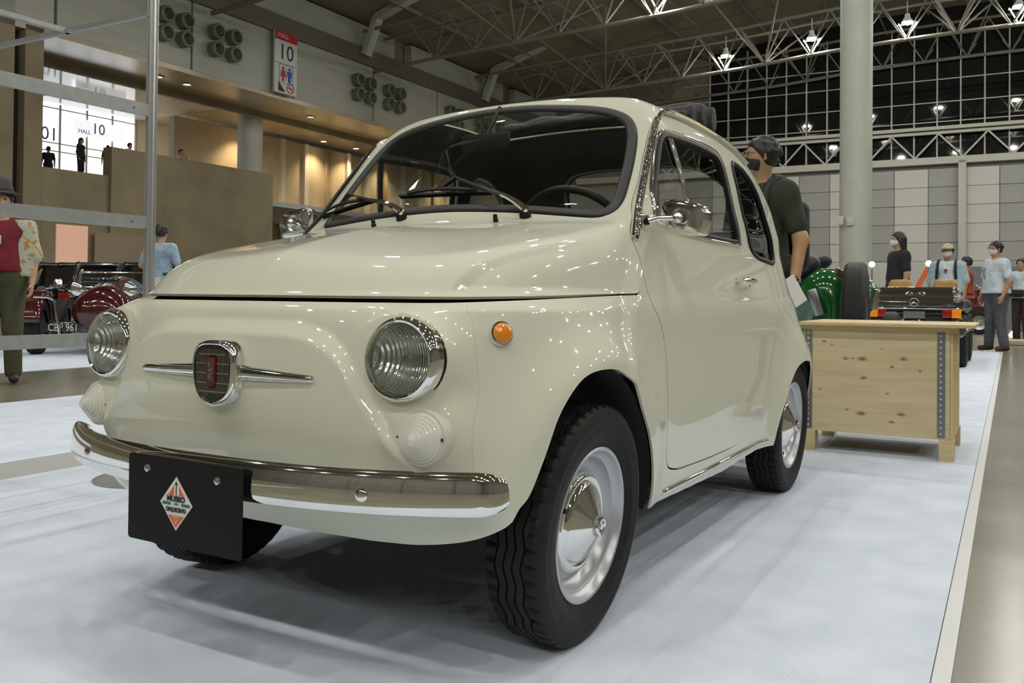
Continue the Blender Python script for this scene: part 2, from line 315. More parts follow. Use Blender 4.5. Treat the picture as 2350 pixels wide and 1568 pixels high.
# --- ceiling: shallow vault with trusses and lamps
tt = np.linspace(-30.6, 30.6, 25); zc = 18.8-3.4*(tt/30)**2; cl = hstruct('ceiling')
for k in range(8):
    y0, y1 = -24+11.1*k, -24+11.1*(k+1)-.06; V = [(t, y, z) for y in (y0, y1) for t, z in zip(tt, zc)]+[(t, y, z+.3) for y in (y0, y1) for t, z in zip(tt, zc)]; n = 25
    Fc = [(i, n+i, n+i+1, i+1) for i in range(n-1)]+[(2*n+i, 2*n+i+1, 3*n+i+1, 3*n+i) for i in range(n-1)]; mesh('ceiling_board', V, Fc, M_ceil, cl, False)
zcf = lambda t: 18.8-3.4*(t/30)**2
for t in np.arange(-27.5, 28, 4.6): mb = MB(); mb.box((t, 20, zcf(t)-.22), (.10, 88, .22)); mb.build('purlin', M_truss, cl)
for t in np.arange(-25.2, 26, 4.6): mb = MB(); mb.tube([(t, -24, zcf(t)-1.2), (t, 64, zcf(t)-1.2)], .05, 6); mb.build('purlin', M_truss, cl)
zb = PC(-30,12.7,-26,12.95,-20,13.2,-14,13.42,-7,13.90,0,14.06,7,13.9,14,13.42,20,13.2,26,12.95,30,12.7)
ND = np.arange(-25.85, 26, 2.35)
def make_truss(name='roof_truss'):
    tr = thing(name, 'truss', 'roof truss', (0, 0, 0))
    def chord(dy, dz, r): mb = MB(); mb.tube([(t, dy, float(zb(t))+dz) for t in np.linspace(-29.8, 29.8, 40)], r, 8); mb.build('chord', M_truss, tr)
    chord(0, 0, .105); chord(-.85, 1.95, .09); chord(.85, 1.95, .09)
    m2 = None
    for i, t in enumerate(ND[:-1]):
        tm = t+1.175; mb = MB(); a = np.array([t, 0, float(zb(t))])
        for e in (-1, 1):
            for q in (t-1.175, tm): mb.tube([a, (q, .85*e, float(zb(q))+1.95)], .045, 5, False)
        mb.tube([(tm, -.85, float(zb(tm))+1.95), (tm, .85, float(zb(tm))+1.95)], .04, 5, False); mb.build('web_bars', M_truss, tr)
    for i in range(2, len(ND), 4):
        t = ND[i]
        for e in (-1, 1): mb = MB(); mb.tube([(t, 0, float(zb(t))), (t+2.3, e*5.4, float(zcf(t+2.3))-1.2)], .055, 5, False); mb.tube([(t, 0, float(zb(t))), (t-2.3, e*5.4, float(zcf(t-2.3))-1.2)], .055, 5, False); mb.build('knee_braces', M_truss, tr)
    return tr
TY = [49.0, 37.9, 60.0, 26.8, 15.7, 4.6, -6.5, -17.6]
LBT = {0: 'arched steel roof truss with four lit lamps, second from the far glass wall', 1: 'arched steel roof truss nearer the car, lamp at the top edge of the picture', 2: 'arched steel truss above the far grid of dark glass'}
M_lamp = mat('lamp_glow', (1, 1, 1), .5, emit=(1.0, .985, .92), es=LAMP_POWER*610); M_shade = mat('lamp_shade', (.7, .7, .66), .35)
def make_lamp():
    l = thing('high_bay_lamp', 'lamp', 'lamp', (0, 0, 0)); mb = MB(); mb.lathe([(.12, .42), (.14, .25), (.27, .05), (.285, 0), (.275, .0), (.25, .06), (0, .12)], (0, 0, 0), (0, 0, 1), 20); mb.build('shade', M_shade, l)
    mb = MB(); mb.lathe([(.255, -.02), (.18, -.09), (0, -.12)], (0, 0, 0), (0, 0, 1), 16); mb.build('bulb', M_lamp, l)
    mb = MB(); mb.tube([(0, 0, .4), (0, 0, 1.1)], .03, 6); mb.build('stem', M_steel, l)
    mb = MB(); mb.tube([(-.42, 0, -.02), (0, 0, -.86)], .035, 5); mb.tube([(.42, 0, -.02), (0, 0, -.86)], .035, 5); mb.tube([(-.45, 0, -.1), (.45, 0, -.1)], .035, 5); mb.build('hanger_bracket', M_steel, l)
    return l
tr0 = make_truss(); lp0 = make_lamp(); first = True
LT = np.array([-13.9, -9.3, -4.57, .24, 5.0, 9.7, 14.4, 19.1, 23.8])
near = {(0, 0): 'round lamp above the car roof, lowest of four in a row', (0, 1): 'round lamp just left of the tall column', (0, 2): 'round lamp just right of the tall column', (0, 3): 'round lamp at the upper right corner of the picture', (1, 0): 'nearest round lamp, cut by the top edge above the car roof'}
for k, y in enumerate(TY):
    T_ = tr0 if k == 0 else copy_tree(tr0); p = hp(y, 0); T_.location = (p[0], p[1], 1.45 if k == 2 else 0); T_.rotation_euler = (0, 0, HROT)
    T_['label'] = LBT.get(k, 'arched steel roof truss overhead beyond the picture edge'); T_['group'] = 'roof trusses across the hall'
    if k == 2: continue
    for j, t in enumerate(LT):
        L = lp0 if first else copy_tree(lp0); first = False; p = hp(y, t+.15*math.sin(3*j+k), float(zb(t))+.87); L.location = tuple(p); L.rotation_euler = (0, 0, HROT)
        L['label'] = near.get((k, j), 'white round lamp hanging in a roof truss overhead, beyond the picture edge'); L['group'] = 'high bay lamps in the trusses'
# --- far wall: panels below, dark glass above
wf = hstruct('wall_far'); M_pw = noisy('white_panel', (.47, .47, .43), (.51, .51, .465), .6, .5); M_pg = noisy('grey_panel', (.28, .28, .265), (.315, .315, .295), .6, .5)
pm = {}
for c in range(-8, 12):
    x = -6.36+1.92*c+.96
    for r in range(6):
        m_ = M_pw if c % 2 == 0 else M_pg; key = (c % 2, ); z = 2.6+1.13*r
        if key not in pm: o = MB().rbox((0, 0, 0), (1.90, .12, 1.115), .02, seg=1).build('wall_panel', m_, wf); pm[key] = o.data
        else: o = link(bpy.data.objects.new('wall_panel', pm[key]), wf)
        o.location = (x, 60.06, z)
mb = MB(); mb.box((-3, 60.3, 4.6), (72, .2, 9.2)); mb.build('panel_backing', M_pg, wf); mb = MB(); mb.box((-1, 60.0, 1.0), (54, .3, 2.0)); mb.build('plinth', M_pg, wf)
mb = MB(); mb.box((-1, 59.8, 9.25), (54, .5, .42)); mb.build('top_rail', M_steel, wf); mb = MB(); mb.box((-2.56, 59.7, 4.6), (.42, .3, 9.2)); mb.build('wall_post', M_steel, wf)
mb = MB(); mb.box((-1, 59.8, 11.22), (54, .6, .20)); mb.box((-1, 59.9, 10.98), (54, .3, .18)); mb.build('glazing_beam', M_steel, wf)
for i in range(-7, 7):
    x = -6.5+2.65*i; mb = MB(); mb.bar((x, 59.8, 10.9), (x+1.325, 59.8, 9.45), .10); mb.bar((x+2.65, 59.8, 10.9), (x+1.325, 59.8, 9.45), .10); mb.build('lattice_bars', M_steel, wf)
w2 = hstruct('window_2'); M_night = mat('dark_night_glass', (.006, .006, .007), .03, spec=.75); pn = None
for i in range(-14, 11):
    for j, (z0, z1) in enumerate(((9.45, 11.1), (11.1, 11.7), (11.7, 12.9), (12.9, 14.3), (14.3, 15.6), (15.6, 18.7))):
        x = -.1+1.29*i; o = MB().box((0, 0, 0), (1.285, .04, z1-z0-.01)).build('pane', M_night, w2) if (j not in (pn or {})) else link(bpy.data.objects.new('pane', pn[j]), w2)
        pn = pn or {}; pn[j] = o.data; o.location = (x+.645, 60.35, (z0+z1)/2)
    mb = MB(); mb.box((-.1+1.29*i, 60.2, 13.5), (.085, .12, 8.0)); mb.build('mullion', M_steel, w2)
for z in (11.7, 12.9, 14.3, 15.5): mb = MB(); mb.box((-1, 60.2, z), (38, .10, .065)); mb.build('transom', M_steel, w2)
mb = MB(); mb.box((-24.5, 60.5, 14), (13, .3, 10)); mb.box((20, 60.5, 14), (20, .3, 10)); mb.build('end_panel', M_ceil, wf)
# tall column
col = thing('column', 'tall round pale steel column standing behind the crate, reaching the roof', 'column', hp(26.8, -3.85), HROT)
mb = MB(); mb.lathe([(.46, 0), (.435, .3), (.435, 14.2)], (0, 0, 0), (0, 0, 1), 40); mb.build('shaft', noisy('column_paint', (.40, .42, .36), (.44, .46, .40), 1.5, .45), col)
for x, z, w in ((-.33, 2.98, .16), (-.07, 2.95, .2)): mb = MB(); mb.rbox((x, -.42, z), (w, .12, .24), .02); mb.build('switch_box', M_pw, col)
M_bwall = noisy('grey_concrete', (.15, .145, .12), (.19, .18, .15), .8, .75, 5)
wb = hstruct('wall_back'); mb = MB(); mb.box((5, -27.2, 9), (76, .4, 18)); mb.build('wall_face', M_bwall, wb)
for k in range(9): mb = MB(); mb.box((-29+8*k, -26.8, 9), (.8, .5, 18)); mb.build('pilaster', M_bwall, wb)
wr = hstruct('wall_right'); mb = MB(); mb.box((32.2, 17, 9), (.4, 88, 18)); mb.build('wall_face', M_bwall, wr)
for k in range(11): mb = MB(); mb.box((31.8, -22+8*k, 9), (.5, .8, 18)); mb.build('pilaster', M_bwall, wr)
# ---- master surface of the car body, half model x >= 0
SEC=PC(.20,.572,.24,.588,.30,.600,.40,.617,.50,.626,.60,.628,.70,.624,.745,.618,.765,.611,.80,.603,.85,.592,.90,.581,.95,.571,1.0,.571,1.1,.557,1.2,.536,1.28,.515,1.36,.480,1.45,.42)
WID=PC(-.6,.965,-.1,.975,.4,.988,.9,1.0,1.5,1.0,1.84,.965,2.1,.89,2.4,.76,2.6,.65)
NOSE=PC(.20,-.325,.26,-.385,.32,-.432,.40,-.460,.50,-.474,.60,-.480,.68,-.471,.74,-.452,.77,-.432,.9,-.38,1.1,-.28)
HC=PC(-.6,.70,-.46,.775,-.40,.800,-.30,.838,-.15,.877,0,.909,.15,.938,.30,.972,.5,1.02,.6,1.03)
NN=PC(.2,5.2,.33,5.0,.46,4.5,.57,4.2,.7,3.9,.8,3.7,1.1,3.5)
ROOF=PC(.2,1.325,.45,1.370,.6,1.400,.8,1.418,1.0,1.425,1.25,1.418,1.5,1.388,1.7,1.31,1.9,1.18,2.1,.99,2.3,.78,2.42,.6,2.5,.3,2.6,.1)
def flare(y,z,cy,cz,R,wid,h):
    r=np.hypot(y-cy,z-cz)
    return h*np.exp(-(np.maximum(r-R,0)/wid)**2)*(1-sst(.0,.5,np.maximum(R-.06-r,0)))
RID=PC(-.6,.012,-.42,.020,-.36,.024,-.1,.024,.06,.016,.2,.0,.6,0)
MOU=PC(0,.694,.17,.692,.25,.676,.295,.648,.33,.60,.365,.55,.42,.48,.5,.40,.8,.3)
XC=PC(-.6,.40,-.45,.425,-.36,.441,-.29,.449,-.187,.48,-.05,.513,.17,.551,.3,.58,3,.6)
def F(x,y,z):
    x=np.abs(x)
    W=SEC(z)*WID(y)*(1-.05*sst(1.75,2.1,y)*sst(.68,.92,z))
    W=W+flare(y,z,-.005,.27,.335,.082,.052)*(1-.7*sst(.02,.24,y))+flare(y,z,1.87,.20,.30,.14,.065)*sst(1.3,1.6,y)
    # --- lower body, plan super-ellipse nose
    y0=.22;n=NN(z)
    yn=NOSE(z)
    # raised centre panel under the moustache crease
    b=np.maximum((y0-y)/(y0-yn),0)
    a=x/W
    pl=((a**n+b**n)**(1/n)-1)
    side=pl*(.60+0*(y0-yn))
    side=np.where(y>y0,(a-1)*.60,side)+.028*sst(.728,.768,z)*(1-sst(-.15,.25,y))
    front=1-sst(-.36,-.25,y)
    side=side-.016*sst(-.018,.020,MOU(x)-z)*front*(.25+.75*sst(.36,.56,z))
    rr=np.hypot(np.hypot(x-.470,z-.50),(y+.425)*.6)
    side=side-.024*np.exp(-(rr/.074)**4)
    side=side+.011*sst(-.005,.010,x-XC(y))*sst(.755,.78,z)*(1-sst(-.0,.22,y))
    # hood height
    drop=.17*np.abs(x)**3.2
    zh=HC(y)-drop+RID(y)*np.clip(1-(np.sqrt(x*x+.008**2)-.008)/.34,0,1)**1.4
    low=smax(side,(z-zh)*.9,.065)
    pod=np.maximum(np.hypot(x-.426,z-.640)-.080,-.424-y)
    low=smin(low,np.maximum(pod,y+.25),.045)
    # greenhouse
    g=(x-W)
    rf=(z-(ROOF(y)-.22*x**2))*.95
    yw=.305+.36*x**2+.88*(z-1.0)
    ws=(yw-y)*.74
    gh=smax(smax(g,rf,.12),ws,.028)
    f=smin(low,gh,.05)
    rear=y-2.43
    f=smax(f,smax(rear,(z-ROOF(y)),.1),.1)
    return np.maximum(f,.18-z)
# ---- clipping meshes by scalar fields, outlines on the surface
def tri(Q): return np.concatenate([Q[:, [0, 1, 2]], Q[:, [0, 2, 3]]])
def compact(V, T):
    u, inv = np.unique(T, return_inverse=True); return V[u], inv.reshape(T.shape)
def clip(M, g):
    """keep the part of the triangle mesh where field g (per vertex, or a function) is <= 0"""
    V, T = M; g = g(V) if callable(g) else g
    ins = g <= 0; cnt = ins[T].sum(1); full = T[cnt == 3]; new = []; out = [full]
    for k in (1, 2):
        A = T[cnt == k]
        if not len(A): continue
        odd = ins[A] if k == 1 else ~ins[A]; i = odd.argmax(1); r = np.arange(len(A))
        a, b, c = A[r, i], A[r, (i+1) % 3], A[r, (i+2) % 3]; new.append((k, a, b, c))
    if not new: return compact(V, full)
    E = np.concatenate([np.concatenate([np.stack([a, b], 1), np.stack([a, c], 1)]) for _, a, b, c in new]); Es = np.sort(E, 1)
    U, inv = np.unique(Es, axis=0, return_inverse=True); inv = inv.ravel()
    t = g[U[:, 0]]/(g[U[:, 0]]-g[U[:, 1]]); P = V[U[:, 0]]+(V[U[:, 1]]-V[U[:, 0]])*t[:, None]; n0 = len(V); p = 0
    for k, a, b, c in new:
        m = len(a); ab = n0+inv[p:p+m]; ac = n0+inv[p+m:p+2*m]; p += 2*m
        if k == 1: out.append(np.stack([a, ab, ac], 1))
        else: out += [np.stack([ab, b, c], 1), np.stack([ab, c, ac], 1)]
    return compact(np.concatenate([V, P]), np.concatenate(out))
def smooth_poly(P, n=6, closed=True):
    P = np.asarray(P, float); k = len(P); R = []
    for i in range(k if closed else k-1):
        p = [P[(i+j) % k] if closed else P[min(max(i+j, 0), k-1)] for j in (-1, 0, 1, 2)]
        for t in np.arange(n)/n:
            R.append(.5*(2*p[1]+(p[2]-p[0])*t+(2*p[0]-5*p[1]+4*p[2]-p[3])*t*t+(3*p[1]-p[0]-3*p[2]+p[3])*t**3))
    if not closed: R.append(P[-1])
    return np.array(R)
def sdpoly(Q, P):
    """signed distance of the points Q to the closed polygon P (negative inside)"""
    d = np.full(len(Q), 1e9); ins = np.zeros(len(Q), bool); N = len(P)
    for i in range(N):
        a, b = P[i], P[(i+1) % N]; e = b-a; w = Q-a
        h = np.clip((w@e)/max(e@e, 1e-12), 0, 1); q = w-h[:, None]*e; d = np.minimum(d, (q*q).sum(1))
        c = ((a[1] <= Q[:, 1]) != (b[1] <= Q[:, 1])); x = a[0]+(Q[:, 1]-a[1])*(b[0]-a[0])/((b[1]-a[1]) if b[1] != a[1] else 1e-12)
        ins ^= c & (Q[:, 0] < x)
    return np.where(ins, -1, 1)*np.sqrt(d)
def inset(P, d):
    """offset a closed polygon by d (positive = outwards)"""
    e = np.roll(P, -1, 0)-np.roll(P, 1, 0); e /= np.maximum(np.linalg.norm(e, axis=1, keepdims=True), 1e-9); n = np.stack([e[:, 1], -e[:, 0]], 1)
    ar = np.sum(P[:, 0]*np.roll(P[:, 1], -1)-np.roll(P[:, 0], -1)*P[:, 1]); return P+n*d*np.sign(ar)
def hitline(o, d, L, n=400):
    """first point where the rays o + t d enter the body"""
    t = np.linspace(0, L, n); X = o[:, None]+t[None, :, None]*d; f = F(X[..., 0], X[..., 1], X[..., 2]); k = np.maximum((f < 0).argmax(1), 1)
    lo, hi = t[k-1], t[k]
    for _ in range(18):
        m = (lo+hi)/2; x = o+m[:, None]*d; i = F(x[:, 0], x[:, 1], x[:, 2]) < 0; hi = np.where(i, m, hi); lo = np.where(i, lo, m)
    return o+hi[:, None]*d
def on_side(P): P = np.asarray(P, float); return hitline(np.column_stack([np.full(len(P), .85), P]), np.array([-1., 0, 0]), .8)
def on_front(P, y0=-.75, L=1.6): P = np.asarray(P, float); return hitline(np.column_stack([P[:, 0], np.full(len(P), y0), P[:, 1]]), np.array([0, 1., 0]), L)
def on_top(P): P = np.asarray(P, float); return hitline(np.column_stack([P, np.full(len(P), 1.7)]), np.array([0, 0, -1.]), 1.5)
def nrm(X): g = grad(F, X); return g/np.linalg.norm(g, axis=1, keepdims=True)
def warp(X):
    X = X.copy(); X[:, 0] *= np.where(X[:, 0] < 0, 1+.04*sst(.92, 1.05, X[:, 2]), 1); return X
def flip(V, T): return V*[-1, 1, 1], T[:, ::-1]
def panel(name, M, m, parent, thick=.006, both=True, off=0, label=None, side=0):
    """a sheet of the master surface with thickness; both = with its mirror image"""
    V, T = M; N = nrm(V); V = V+N*off
    if thick:
        e = np.concatenate([T[:, [0, 1]], T[:, [1, 2]], T[:, [2, 0]]]); key = np.sort(e, 1); _, ix, ct = np.unique(key, axis=0, return_index=True, return_counts=True)
        b = e[ix[ct == 1]]; b = b[~((np.abs(V[b[:, 0], 0]) < 2e-3) & (np.abs(V[b[:, 1], 0]) < 2e-3))]
        n = len(V); I = V-N*thick; d = V[b[:, 1]]-V[b[:, 0]]; rn = np.cross(d, N[b[:, 0]]); rn /= np.maximum(np.linalg.norm(rn, axis=1, keepdims=True), 1e-9)
        k = len(b); r0 = 2*n+np.arange(k)*4
        Vr = np.stack([V[b[:, 0]], I[b[:, 0]], I[b[:, 1]], V[b[:, 1]]], 1).reshape(-1, 3)
        A = np.concatenate([V, I, Vr]); NN_ = np.concatenate([N, -N, np.repeat(rn, 4, 0)])
        TT = np.concatenate([T, T[:, ::-1]+n, np.stack([r0, r0+1, r0+2], 1), np.stack([r0, r0+2, r0+3], 1)])
    else: A, NN_, TT = V, N, T
    if both or side < 0:
        B, TB = flip(A, TT); NB = NN_*[-1, 1, 1]
        if side < 0: A, TT, NN_ = B, TB, NB
        else: TT = np.concatenate([TT, TB+len(A)]); A = np.concatenate([A, B]); NN_ = np.concatenate([NN_, NB])
    return mesh(name, warp(A), TT, m, parent, True, NN_, label)
def sweep(mb, X, N, prof, closed=False, side=1):
    """sweep a closed profile (across, outward) along a path lying on the surface"""
    if side < 0: X = X*[-1, 1, 1]; N = N*[-1, 1, 1]
    X = warp(X); T = np.roll(X, -1, 0)-np.roll(X, 1, 0) if closed else np.gradient(X, axis=0)
    T /= np.maximum(np.linalg.norm(T, axis=1, keepdims=True), 1e-9); B = np.cross(N, T); B /= np.maximum(np.linalg.norm(B, axis=1, keepdims=True), 1e-9)
    prof = np.asarray(prof, float)
    if prof.ndim == 2: prof = np.broadcast_to(prof, (len(X),)+prof.shape)
    k = prof.shape[1]; V = X[:, None]+prof[..., :1]*B[:, None]+prof[..., 1:]*N[:, None]; n = len(X)
    Fs = [(i*k+j, ((i+1) % n)*k+j, ((i+1) % n)*k+(j+1) % k, i*k+(j+1) % k) for i in range(n if closed else n-1) for j in range(k)]
    if not closed: Fs += [tuple(range(k)), tuple((n-1)*k+j for j in range(k))[::-1]]
    if side < 0: pass
    return mb.add(V.reshape(-1, 3), Fs, True)
def halfround(w, h, n=8, base=-.004):
    a = np.linspace(0, PI, n); return [(w*math.cos(t), h*math.sin(t)) for t in a]+[(-w, base), (w, base)]
def dense(X, step):
    d = np.concatenate([[0], np.cumsum(np.linalg.norm(np.diff(X, axis=0), axis=1))]); s = np.linspace(0, d[-1], max(2, int(d[-1]/step)+1))
    return np.stack([np.interp(s, d, X[:, i]) for i in range(3)], 1)

# ================================================================ the cream coloured small car
M_paint = mat('cream_paint', (.68, .69, .555), .5, 0, 1, .25); M_paint.node_tree.nodes['Principled BSDF'].inputs['Coat IOR'].default_value = 1.6; M_chrome = mat('chrome', (.86, .85, .83), .045, 1); M_black = mat('black_rubber', (.008, .008, .0075), .5, spec=.3)
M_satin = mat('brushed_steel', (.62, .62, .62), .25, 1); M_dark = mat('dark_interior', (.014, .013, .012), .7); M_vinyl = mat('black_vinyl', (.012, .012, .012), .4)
M_glass = glassy('window_glass', (.88, .90, .88), 0, 1.5); M_lens = glassy('lamp_glass', (.93, .94, .92), .02, 1.45)
M_silver = mat('silver_wheel_paint', (.52, .54, .56), .32, .55); M_tyre = noisy('tyre_rubber', (.008, .008, .008), (.014, .0135, .013), 30, .65); M_tyre.node_tree.nodes['Principled BSDF'].inputs['Specular IOR Level'].default_value = .3
M_mirror = mat('lamp_reflector', (.92, .92, .90), .16, 1)
def flute(m, axis, scale, strength):
    nt = m.node_tree; tc = nt.nodes.new('ShaderNodeTexCoord'); wv = nt.nodes.new('ShaderNodeTexWave'); wv.bands_direction = axis; wv.inputs['Scale'].default_value = scale; wv.inputs['Distortion'].default_value = 1.2; wv.inputs['Detail Scale'].default_value = .6; bp = nt.nodes.new('ShaderNodeBump'); bp.inputs['Strength'].default_value = strength; bp.inputs['Distance'].default_value = .004
    nt.links.new(tc.outputs['Object'], wv.inputs[0]); nt.links.new(wv.outputs['Fac'], bp.inputs['Height']); nt.links.new(bp.outputs[0], nt.nodes['Principled BSDF'].inputs['Normal'])
flute(M_mirror, 'X', 48, .55); M_grey_rubber = mat('grey_rubber', (.028, .028, .026), .5)
car = thing('car', 'cream white vintage small car with chrome bumper and black badge plate on white carpet', 'car')
HG = .007
base = surface_nets(F, (-.03, -.62, .17), (.75, 2.52, 1.5), HG); base = (project(F, base[0]), tri(base[1])); base = clip(base, lambda V: -V[:, 0])
base[0][np.abs(base[0][:, 0]) < 1e-4, 0] = 0
A_FR = smooth_poly([(-.313,.343),(-.29,.375),(-.262,.44),(-.222,.525),(-.165,.580),(-.105,.604),(-.02,.606),(.05,.588),(.12,.55),(.195,.495),(.25,.440),(.30,.365),(.335,.295),(.350,.22),(.350,.05),(0,.04),(-.33,.05),(-.327,.25)], 5)
A_RR = smooth_poly([(1.487,.22),(1.495,.30),(1.520,.38),(1.568,.459),(1.645,.508),(1.76,.524),(1.90,.500),(2.02,.43),(2.10,.33),(2.14,.22),(2.14,.05),(1.8,.04),(1.49,.05)], 5)
P_WS = np.array([(0,1.357),(.10,1.354),(.215,1.343),(.33,1.326),(.40,1.303),(.44,1.272),(.465,1.225),(.483,1.15),(.495,1.06),(.497,1.01),(.487,.980),(.46,.966),(.38,.972),(.255,.984),(.13,.992),(0,.996)])
P_WS = smooth_poly(np.concatenate([P_WS, P_WS[-2:0:-1]*[-1, 1]]), 5)
P_GL = smooth_poly([(.444,.990),(.462,1.045),(.50,1.10),(.554,1.170),(.600,1.222),(.640,1.243),(.72,1.250),(.90,1.257),(1.08,1.253),(1.14,1.238),(1.168,1.20),(1.182,1.10),(1.195,.99),(1.197,.950),(1.18,.936),(.97,.934),(.75,.938),(.60,.944),(.50,.957),(.455,.970)], 4)
P_QG = smooth_poly([(1.275,1.20),(1.29,1.235),(1.33,1.242),(1.42,1.228),(1.527,1.175),(1.613,1.068),(1.655,.955),(1.650,.910),(1.60,.890),(1.50,.895),(1.401,.903),(1.335,.925),(1.30,.98),(1.286,1.071)], 5)
P_DR = smooth_poly([(.299,.86),(.306,.915),(.370,.975),(.437,1.040),(.547,1.172),(.625,1.262),(.68,1.295),(.78,1.308),(.95,1.310),(1.10,1.300),(1.195,1.275),(1.225,1.20),(1.238,1.05),(1.243,.90),(1.245,.70),(1.235,.45),(1.205,.325),(1.15,.290),(.90,.286),(.60,.293),(.515,.300),(.455,.318),(.422,.360),(.405,.43),(.394,.52),(.376,.63),(.348,.70),(.305,.757)], 5)
P_RW = np.array([(0,1.30),(.20,1.295),(.30,1.27),(.36,1.21),(.39,1.13),(.385,1.07),(.34,1.045),(.2,1.04),(0,1.04)]); P_RW = smooth_poly(np.concatenate([P_RW, P_RW[-2:0:-1]*[-1, 1]]), 4)
P_SR = smooth_poly([(-.36,.80),(-.30,.765),(0,.755),(.30,.765),(.36,.80),(.37,.95),(.37,1.20),(.33,1.235),(0,1.24),(-.33,1.235),(-.37,1.20),(-.37,.95)], 4)
YH = PC(0,.228,.2,.205,.35,.178,.464,.156,.52,.156,.547,.170,.572,.215,.585,.245,.62,.262); ZL = PC(-.6,.749,-.37,.750,-.27,.753,-.07,.759,.2,.767,.6,.775)
GAP = PC(-.6,.0062,-.40,.0060,-.3,.0045,.0,.0022,.6,.0018); ZBP = (-.7,.268,-.402,.274,-.381,.286,-.345,.310,-.325,.322,-.306,.342,-.30,.20,.33,.21,.352,.226,.45,.224,1.0,.212,1.5,.232,2.6,.25)
ZB = lambda y: np.interp(y, ZBP[0::2], ZBP[1::2])
g_hood = lambda V: np.maximum(smax(ZL(V[:, 1])-V[:, 2], (V[:, 1]-YH(V[:, 0])), .03), V[:, 2]-.99)
g_ws = lambda V, P=P_WS: np.maximum(sdpoly(V[:, [0, 2]], P), np.maximum(V[:, 1]-.85, .2-V[:, 1]))
g_side = lambda P: (lambda V: np.maximum(sdpoly(V[:, [1, 2]], P), .28-V[:, 0]))
g_rw = lambda V, P=P_RW: np.maximum(sdpoly(V[:, [0, 2]], P), 1.4-V[:, 1])
g_sr = lambda V, P=P_SR: np.maximum(sdpoly(V[:, :2], P), 1.15-V[:, 2])
XS = PC(.2,.52,.30,.520,.335,.526,.43,.538,.546,.536,.62,.531,.67,.524,.72,.508,.753,.484,.8,.46)
DG = lambda V: .0002+.002*(1-sst(.95, 1.15, V[:, 1]))*(1-sst(.90, .97, V[:, 2])*(1-sst(.62, .75, V[:, 1])))
neg = lambda f, d=0: (lambda V: -f(V)+d)
body = clip(base, lambda V: ZB(V[:, 1])+.0012*np.sin(V[:, 1]*37+2)*np.sin(V[:, 1]*23.7)+.001*np.sin(V[:, 0]*41)*np.sin(V[:, 0]*17+1)-V[:, 2])
for P in (A_FR, A_RR): body = clip(body, neg(g_side(P)))
body = clip(body, lambda V: np.minimum(.0785-np.hypot(V[:, 0]-.426, V[:, 2]-.640), -.3-V[:, 1]))
hood = clip(body, lambda V: g_hood(V)+GAP(V[:, 1])); body = clip(body, lambda V: -g_hood(V)+GAP(V[:, 1])*.75)
body = clip(body, neg(g_ws)); body = clip(body, neg(g_rw)); body = clip(body, neg(g_sr)); g_dr = g_side(P_DR)
door = clip(clip(body, lambda V: g_dr(V)+DG(V)), neg(g_side(P_GL))); body = clip(body, lambda V: -g_dr(V)+DG(V)); body = clip(body, neg(g_side(P_QG)))
g_np = lambda V: np.maximum(V[:, 0]-XS(V[:, 2]), np.maximum(V[:, 1]+.25, V[:, 2]-.80))
nose = clip(body, lambda V: g_np(V)+.0001); body = clip(body, lambda V: -g_np(V)+.0001)
panel('body_shell', body, M_paint, car); panel('nose_panel', nose, M_paint, car); panel('bonnet', hood, M_paint, car, off=.0025)
inner = clip(clip(base, lambda V: .30-V[:, 2]), lambda V: np.minimum(.0785-np.hypot(V[:, 0]-.426, V[:, 2]-.640), -.3-V[:, 1]))
for P in (A_FR, A_RR): inner = clip(inner, neg(g_side(inset(P, .01))))
for f in (lambda V: g_ws(V, inset(P_WS, .01)), lambda V: g_rw(V, inset(P_RW, .01)), lambda V: g_sr(V, inset(P_SR, .01)), g_side(inset(P_GL, .012)), g_side(inset(P_QG, .01))): inner = clip(inner, neg(f))
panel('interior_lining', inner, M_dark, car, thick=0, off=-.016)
panel('windscreen', clip(base, lambda V: g_ws(V)+.008), M_glass, car, thick=0, off=-.002)
panel('rear_window', clip(base, lambda V: g_rw(V)), M_glass, car, thick=0, off=-.003)
def ring_front(P): X = on_front(P, .22, 1.0); return X
mb = MB(); X = on_front(inset(P_WS, -.012), .22, .9); sweep(mb, X, nrm(X), halfround(.0155, .009), True); mb.build('windscreen_rubber', M_grey_rubber, car, label='dark rubber surround of the windscreen')
mb = MB(); X = hitline(np.column_stack([P_RW[:, 0], np.full(len(P_RW), 2.6), P_RW[:, 1]]), np.array([0, -1., 0]), 1.4); sweep(mb, X, nrm(X), halfround(.011, .008), True); mb.build('rear_window_rubber', M_black, car)
